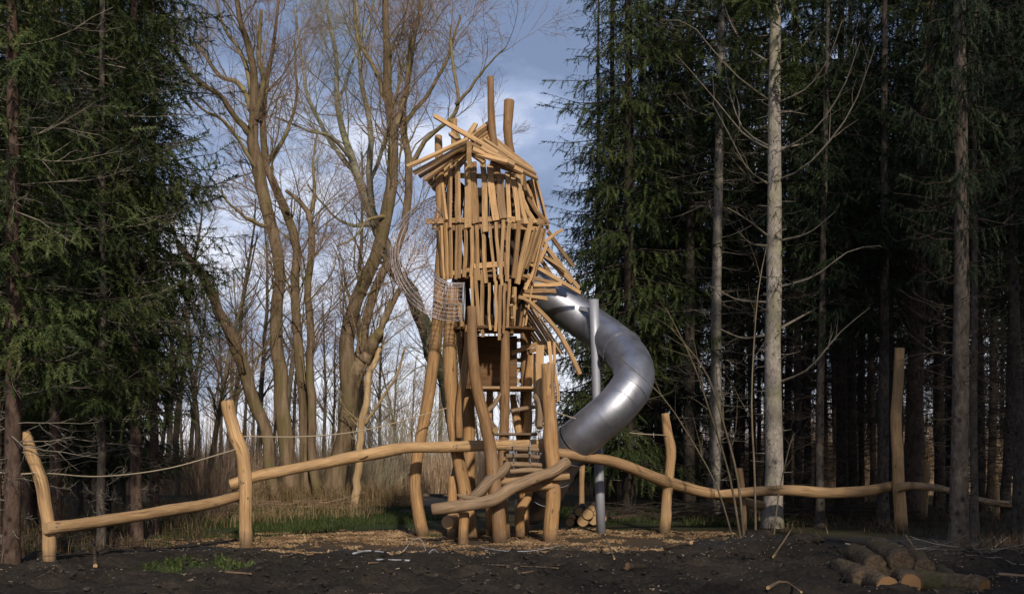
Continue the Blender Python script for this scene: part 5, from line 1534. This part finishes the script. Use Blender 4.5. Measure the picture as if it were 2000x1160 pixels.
stick([(930, 1112, .02), (1090, 1104, .02)], 'long thin brown stick lying below the forked log', r=.014)
stick([(1020, 1126, .02), (1042, 1122, .03)], 'tiny pale sliver in the soil below the tower', r=.012)
stick([(120, 1128, .03), (165, 1140, .02)], 'short pale stick in the lower left corner', r=.02)
stick([(70, 1140, .02), (100, 1150, .02)], 'second pale stick at the lower left edge', r=.02)
stick([(440, 1130, .02), (490, 1119, .04)], 'pale stick pointing at the green weed tuft', r=.018)
stick([(1500, 1160, .05), (1530, 1152, .06), (1565, 1146, .05)], 'bent pale stick at the bottom left of the log heap', r=.02)
stick([(1300, 1078, .03), (1350, 1080, .03)], 'short thick bark piece lying on the soil mound foot', r=.04, taper=.8)
stick([(1225, 1105, .05), (1262, 1113, .05)], 'dark rotten wood piece on the soil', ('bark_dark', 'enddark'), r=.05, taper=.7)
stick([(1460, 1065, .05), (1510, 1070, .04)], 'brown stick lying on top of the soil mound', r=.016)
stick([(1510, 1095, .02), (1545, 1078, .09)], 'stick leaning up the right side of the soil mound', r=.016)
stick([(1640, 1060, .05), (1700, 1068, .03)], 'stick on the soil right of the mound', r=.02)
stick([(1768, 1060, .12), (1790, 1078, .0)], 'stub stick standing in the soil near the tallest post', r=.025)
stick([(1950, 1140, .06), (2010, 1136, .05)], 'stick lying at the right edge beside the orange cut log', r=.022)
stick([(500, 1090, .02), (640, 1083, .02)], 'long reddish stick on the soil in front of the chips', r=.013)
stick([(1150, 1120, .02), (1185, 1095, .10)], 'dark curved root sticking out of the soil', ('bark_dark', 'enddark'), r=.015)
stick([(388, 1062, .0), (392, 1042, .12), (384, 1030, .34)], 'dead upright stub in the brown grass left of the crooked post', ('bark_red', 'end'), r=.02)
stick([(186, 1112, .0), (184, 1090, .22)], 'short broken stake near the slim grey trunk', ('bark_red', 'end'), r=.03)
stick([(690, 1086, .02), (720, 1080, .03), (760, 1083, .02)], 'crumpled white plastic strip on the soil', ('plastic', 'plastic'), .02, 'plastic_strip', 'plastic', .4)
stick([(735, 1096, .015), (800, 1094, .015)], 'flat white plastic strip beside the pale split stick', ('plastic', 'plastic'), .016, 'plastic_strip', 'plastic', .8)
stick([(780, 1085, .01), (792, 1081, .08), (805, 1075, .17), (815, 1072, .19), (825, 1074, .15), (833, 1082, .01)], 'white looped cable end standing from the chips edge', ('plastic', 'plastic'), .006, 'white_cable', 'cable', .9)
stick([(835, 1086, .01), (841, 1083, .06), (848, 1082, .08), (855, 1085, .05), (858, 1090, .0)], 'small white cable loop right of the bigger loop', ('plastic', 'plastic'), .006, 'white_cable', 'cable', .9)
stick([(930, 1070, .02), (985, 1078, .02), (1040, 1078, .02), (1100, 1066, .02)], 'thin grey cable snaking in front of the tower posts', ('plastic', 'plastic'), .006, 'grey_cable', 'cable', .9)

# stump chunk and dug clod on the mound
def lump(px, py, Y, s, label, mat, name, cat, seed):
    X = PX(px, Y)
    g = np.random.default_rng(seed)
    n, m = 18, 12
    th = np.linspace(0, math.pi, m); ph = np.linspace(0, 2 * math.pi, n, endpoint=False)
    v = []
    for a in th:
        for b in ph:
            d = np.array([math.sin(a) * math.cos(b), math.sin(a) * math.sin(b), math.cos(a)])
            k = 1 + 0.9 * float(fbm(d[0] * 1.7 + seed + 3, d[1] * 1.7 + d[2] * 1.9, 4)) + 0.35 * float(fbm(d[0] * 6 + seed, d[2] * 6 + d[1] * 5, 3))
            v.append(d * k * np.array(s))
    v = np.array(v)
    f = [[i * n + j, (i + 1) * n + j, (i + 1) * n + (j + 1) % n, i * n + (j + 1) % n] for i in range(m - 1) for j in range(n)]
    o = MB().add(v, f, None, 0, False).build(name, [mat])
    o.location = (X, Y, hz(X, Y) + s[2] * 0.3)
    return tag(o, label, cat)
lump(1397, 1040, 17.2, (.17, .14, .14), 'split dark stump chunk on the left end of the mound', 'bark_dark', 'stump_chunk', 'stump', 4)
lump(1480, 1050, 16.6, (.26, .22, .12), 'black clod of dug soil on top of the mound', 'soil', 'soil_clod', 'soil', 9)
lump(1570, 1062, 16.2, (.26, .24, .12), 'lower black clod of soil on the right of the mound', 'soil', 'soil_clod', 'soil', 12)

# fallen logs behind
tlog('fallen_log', [(740, 968, 9, 41), (800, 967, 9, 41.2), (875, 969, 8, 41.5)], 'straight pale log lying along the far edge of the dark path', 'log', ['oldwood', 'end'], K=8)
tlog('fallen_log', [(1190, 1016, 14, 25.4), (1225, 1010, 14, 25.8), (1250, 1006, 12, 26.2)], 'mossy log lying on grass right of the steel post', 'log', ['bark_red', 'enddark'], K=8)
tlog('fallen_log', [(1570, 1000, 13, 29.5), (1610, 997, 14, 29.7), (1640, 997, 12, 30)], 'brown log lying below the level right beam', 'log', ['bark_red', 'enddark'], K=8)

# brush pile of dead branches behind the slim post
g = np.random.default_rng(55)
def brush(label, cx, cy, n, L, rx, ry, hgt, mat, seed):
    g = np.random.default_rng(seed)
    x = cx + g.normal(0, rx, n); y = cy + g.normal(0, ry, n)
    z = height(x, y) + hgt * g.random(n) ** 1.5
    az = g.normal(0, .5, n) + np.where(g.random(n) < .5, 0, math.pi)
    d = np.stack([np.cos(az), np.sin(az), g.normal(0, .12, n)], -1)
    p, r = grow(np.stack([x, y, z], -1), d, L * g.uniform(.4, 1.2, n), g.uniform(.004, .014, n), 6, g, .10, -.01, .4)
    p[..., 2] = np.maximum(p[..., 2], height(p[..., 0], p[..., 1]) + .005)
    mb = MB().tubes(p, r, 4, 0)
    p2, r2 = children(p, r, 3, g, .2, 1, (.3, .8), (.2, .5), .6, 4, .12, 0, rmin=.003)
    p2[..., 2] = np.maximum(p2[..., 2], height(p2[..., 0], p2[..., 1]) + .005)
    mb.tubes(p2, r2, 3, 0)
    return tag(mb.build('brush_pile', [mat]), label, kind='stuff')
brush('heap of dead twigs behind the slim wavy post', 4.4, 26.0, 150, 1.6, 1.0, .6, .45, 'deaddark', 1)
brush('heap of dead twigs under the level right beam', 7.2, 26.5, 160, 1.7, 1.3, .8, .35, 'deaddark', 2)
brush('loose fallen twigs on the ground at the right front trunk', 7.4, 15.2, 120, 1.0, 1.0, .8, .12, 'deadwood', 3)
brush('loose fallen twigs on the left stand floor', -8.0, 18.0, 120, 1.0, 1.4, 1.2, .15, 'deaddark', 4)
brush('fallen twigs among the willow roots', -7.0, 31.5, 120, 1.2, 2.2, 1.2, .25, 'twig', 5)
# thin twig litter on the dark soil in front
x = g.uniform(-7.5, 8, 260); y = g.uniform(11, 17.2, 260); n = 260
az = g.uniform(0, 6.28, n)
p, r = grow(np.stack([x, y, height(x, y) + .012], -1), np.stack([np.cos(az), np.sin(az), g.normal(0.05, .15, n)], -1), g.uniform(.06, .32, n), g.uniform(.003, .007, n), 4, g, .05, -.02, .5)
p[..., 2] = np.maximum(p[..., 2], height(p[..., 0], p[..., 1]) + .004)
tag(MB().tubes(p, r, 4, 0).build('twig_litter', ['deaddark']), 'thin twigs scattered over the foreground soil', kind='stuff')

# bare saplings in front of the right beams
def sapling(label, rows, seed, mat='alder'):
    g = np.random.default_rng(seed)
    a = pxlog(rows); a[:, 3] *= 0.6
    base = a[0, :3].copy(); base[2] = hz(base[0], base[1])
    t = thing('bare_sapling', label, 'sapling', base, 'bare saplings by the right beams')
    a[0, 2] = base[2] - .05
    a[:, :3] -= base
    q = spline(a, 12)
    MB().tubes(q[:, :3], q[:, 3], 6, 0).build('stem', [mat], t)
    p, r = children(q[None, :, :3], q[None, :, 3], 7, g, .35, 1, (.3, .7), (.12, .3), .5, 6, .08, .03, rmin=.0035)
    MB().tubes(p, r, 4, 0).build('twigs', [mat], t)['kind'] = 'stuff'
sapling('bare sapling leaning left, crossing the joint of the right beams', [(1448, 1035, 9, 19.5), (1425, 930, 7, 19.5), (1385, 800, 6, 19.4), (1350, 700, 5, 19.3), (1300, 600, 3, 19.2)], 1)
sapling('second bare sapling beside it with a straighter stem', [(1454, 1033, 10, 19.8), (1440, 930, 8, 19.8), (1405, 800, 6, 19.8), (1375, 720, 5, 19.8), (1310, 640, 3, 19.8)], 2)
sapling('low sapling arching far left towards the slim wavy post', [(1435, 1037, 6, 19.3), (1400, 950, 5, 19.2), (1345, 850, 4, 19.1), (1290, 770, 3, 19.0), (1200, 690, 2.5, 18.9)], 3)
sapling('upright bare sapling in front of the pale thick trunk', [(1476, 1030, 8, 20.2), (1474, 930, 7, 20.2), (1468, 800, 6, 20.2), (1472, 680, 5, 20.2), (1482, 560, 4, 20.3), (1500, 470, 3, 20.4)], 4)
sapling('thin bare sapling leaning right beside the thick pale trunk', [(1510, 1036, 6, 19.7), (1522, 960, 5, 19.7), (1545, 860, 3, 19.7), (1552, 845, 2, 19.7)], 5)

# neighbours that look alike: say which one, counted from the left
by = {}
for o in bpy.data.objects:
    if o.parent is None and o.get('group') in ('left spruces', 'right spruces', 'thin bare trees in the background'):
        by.setdefault(o['label'], []).append(o)
ORD = ['leftmost', 'second from left', 'third from left', 'fourth from left', 'fifth from left', 'sixth from left', 'seventh from left', 'eighth from left', 'ninth from left']
for lab, os_ in by.items():
    if len(os_) > 1:
        os_.sort(key=lambda o: o.location.x / o.location.y)
        for k, o in enumerate(os_):
            w = ORD[k] if k < len(os_) - 1 else 'rightmost'
            if len(lab.split()) + len(w.split()) > 16:
                lab = lab.replace('closing the back of', 'behind')
            if len(lab.split()) + len(w.split()) <= 16:
                o['label'] = lab + ', ' + w
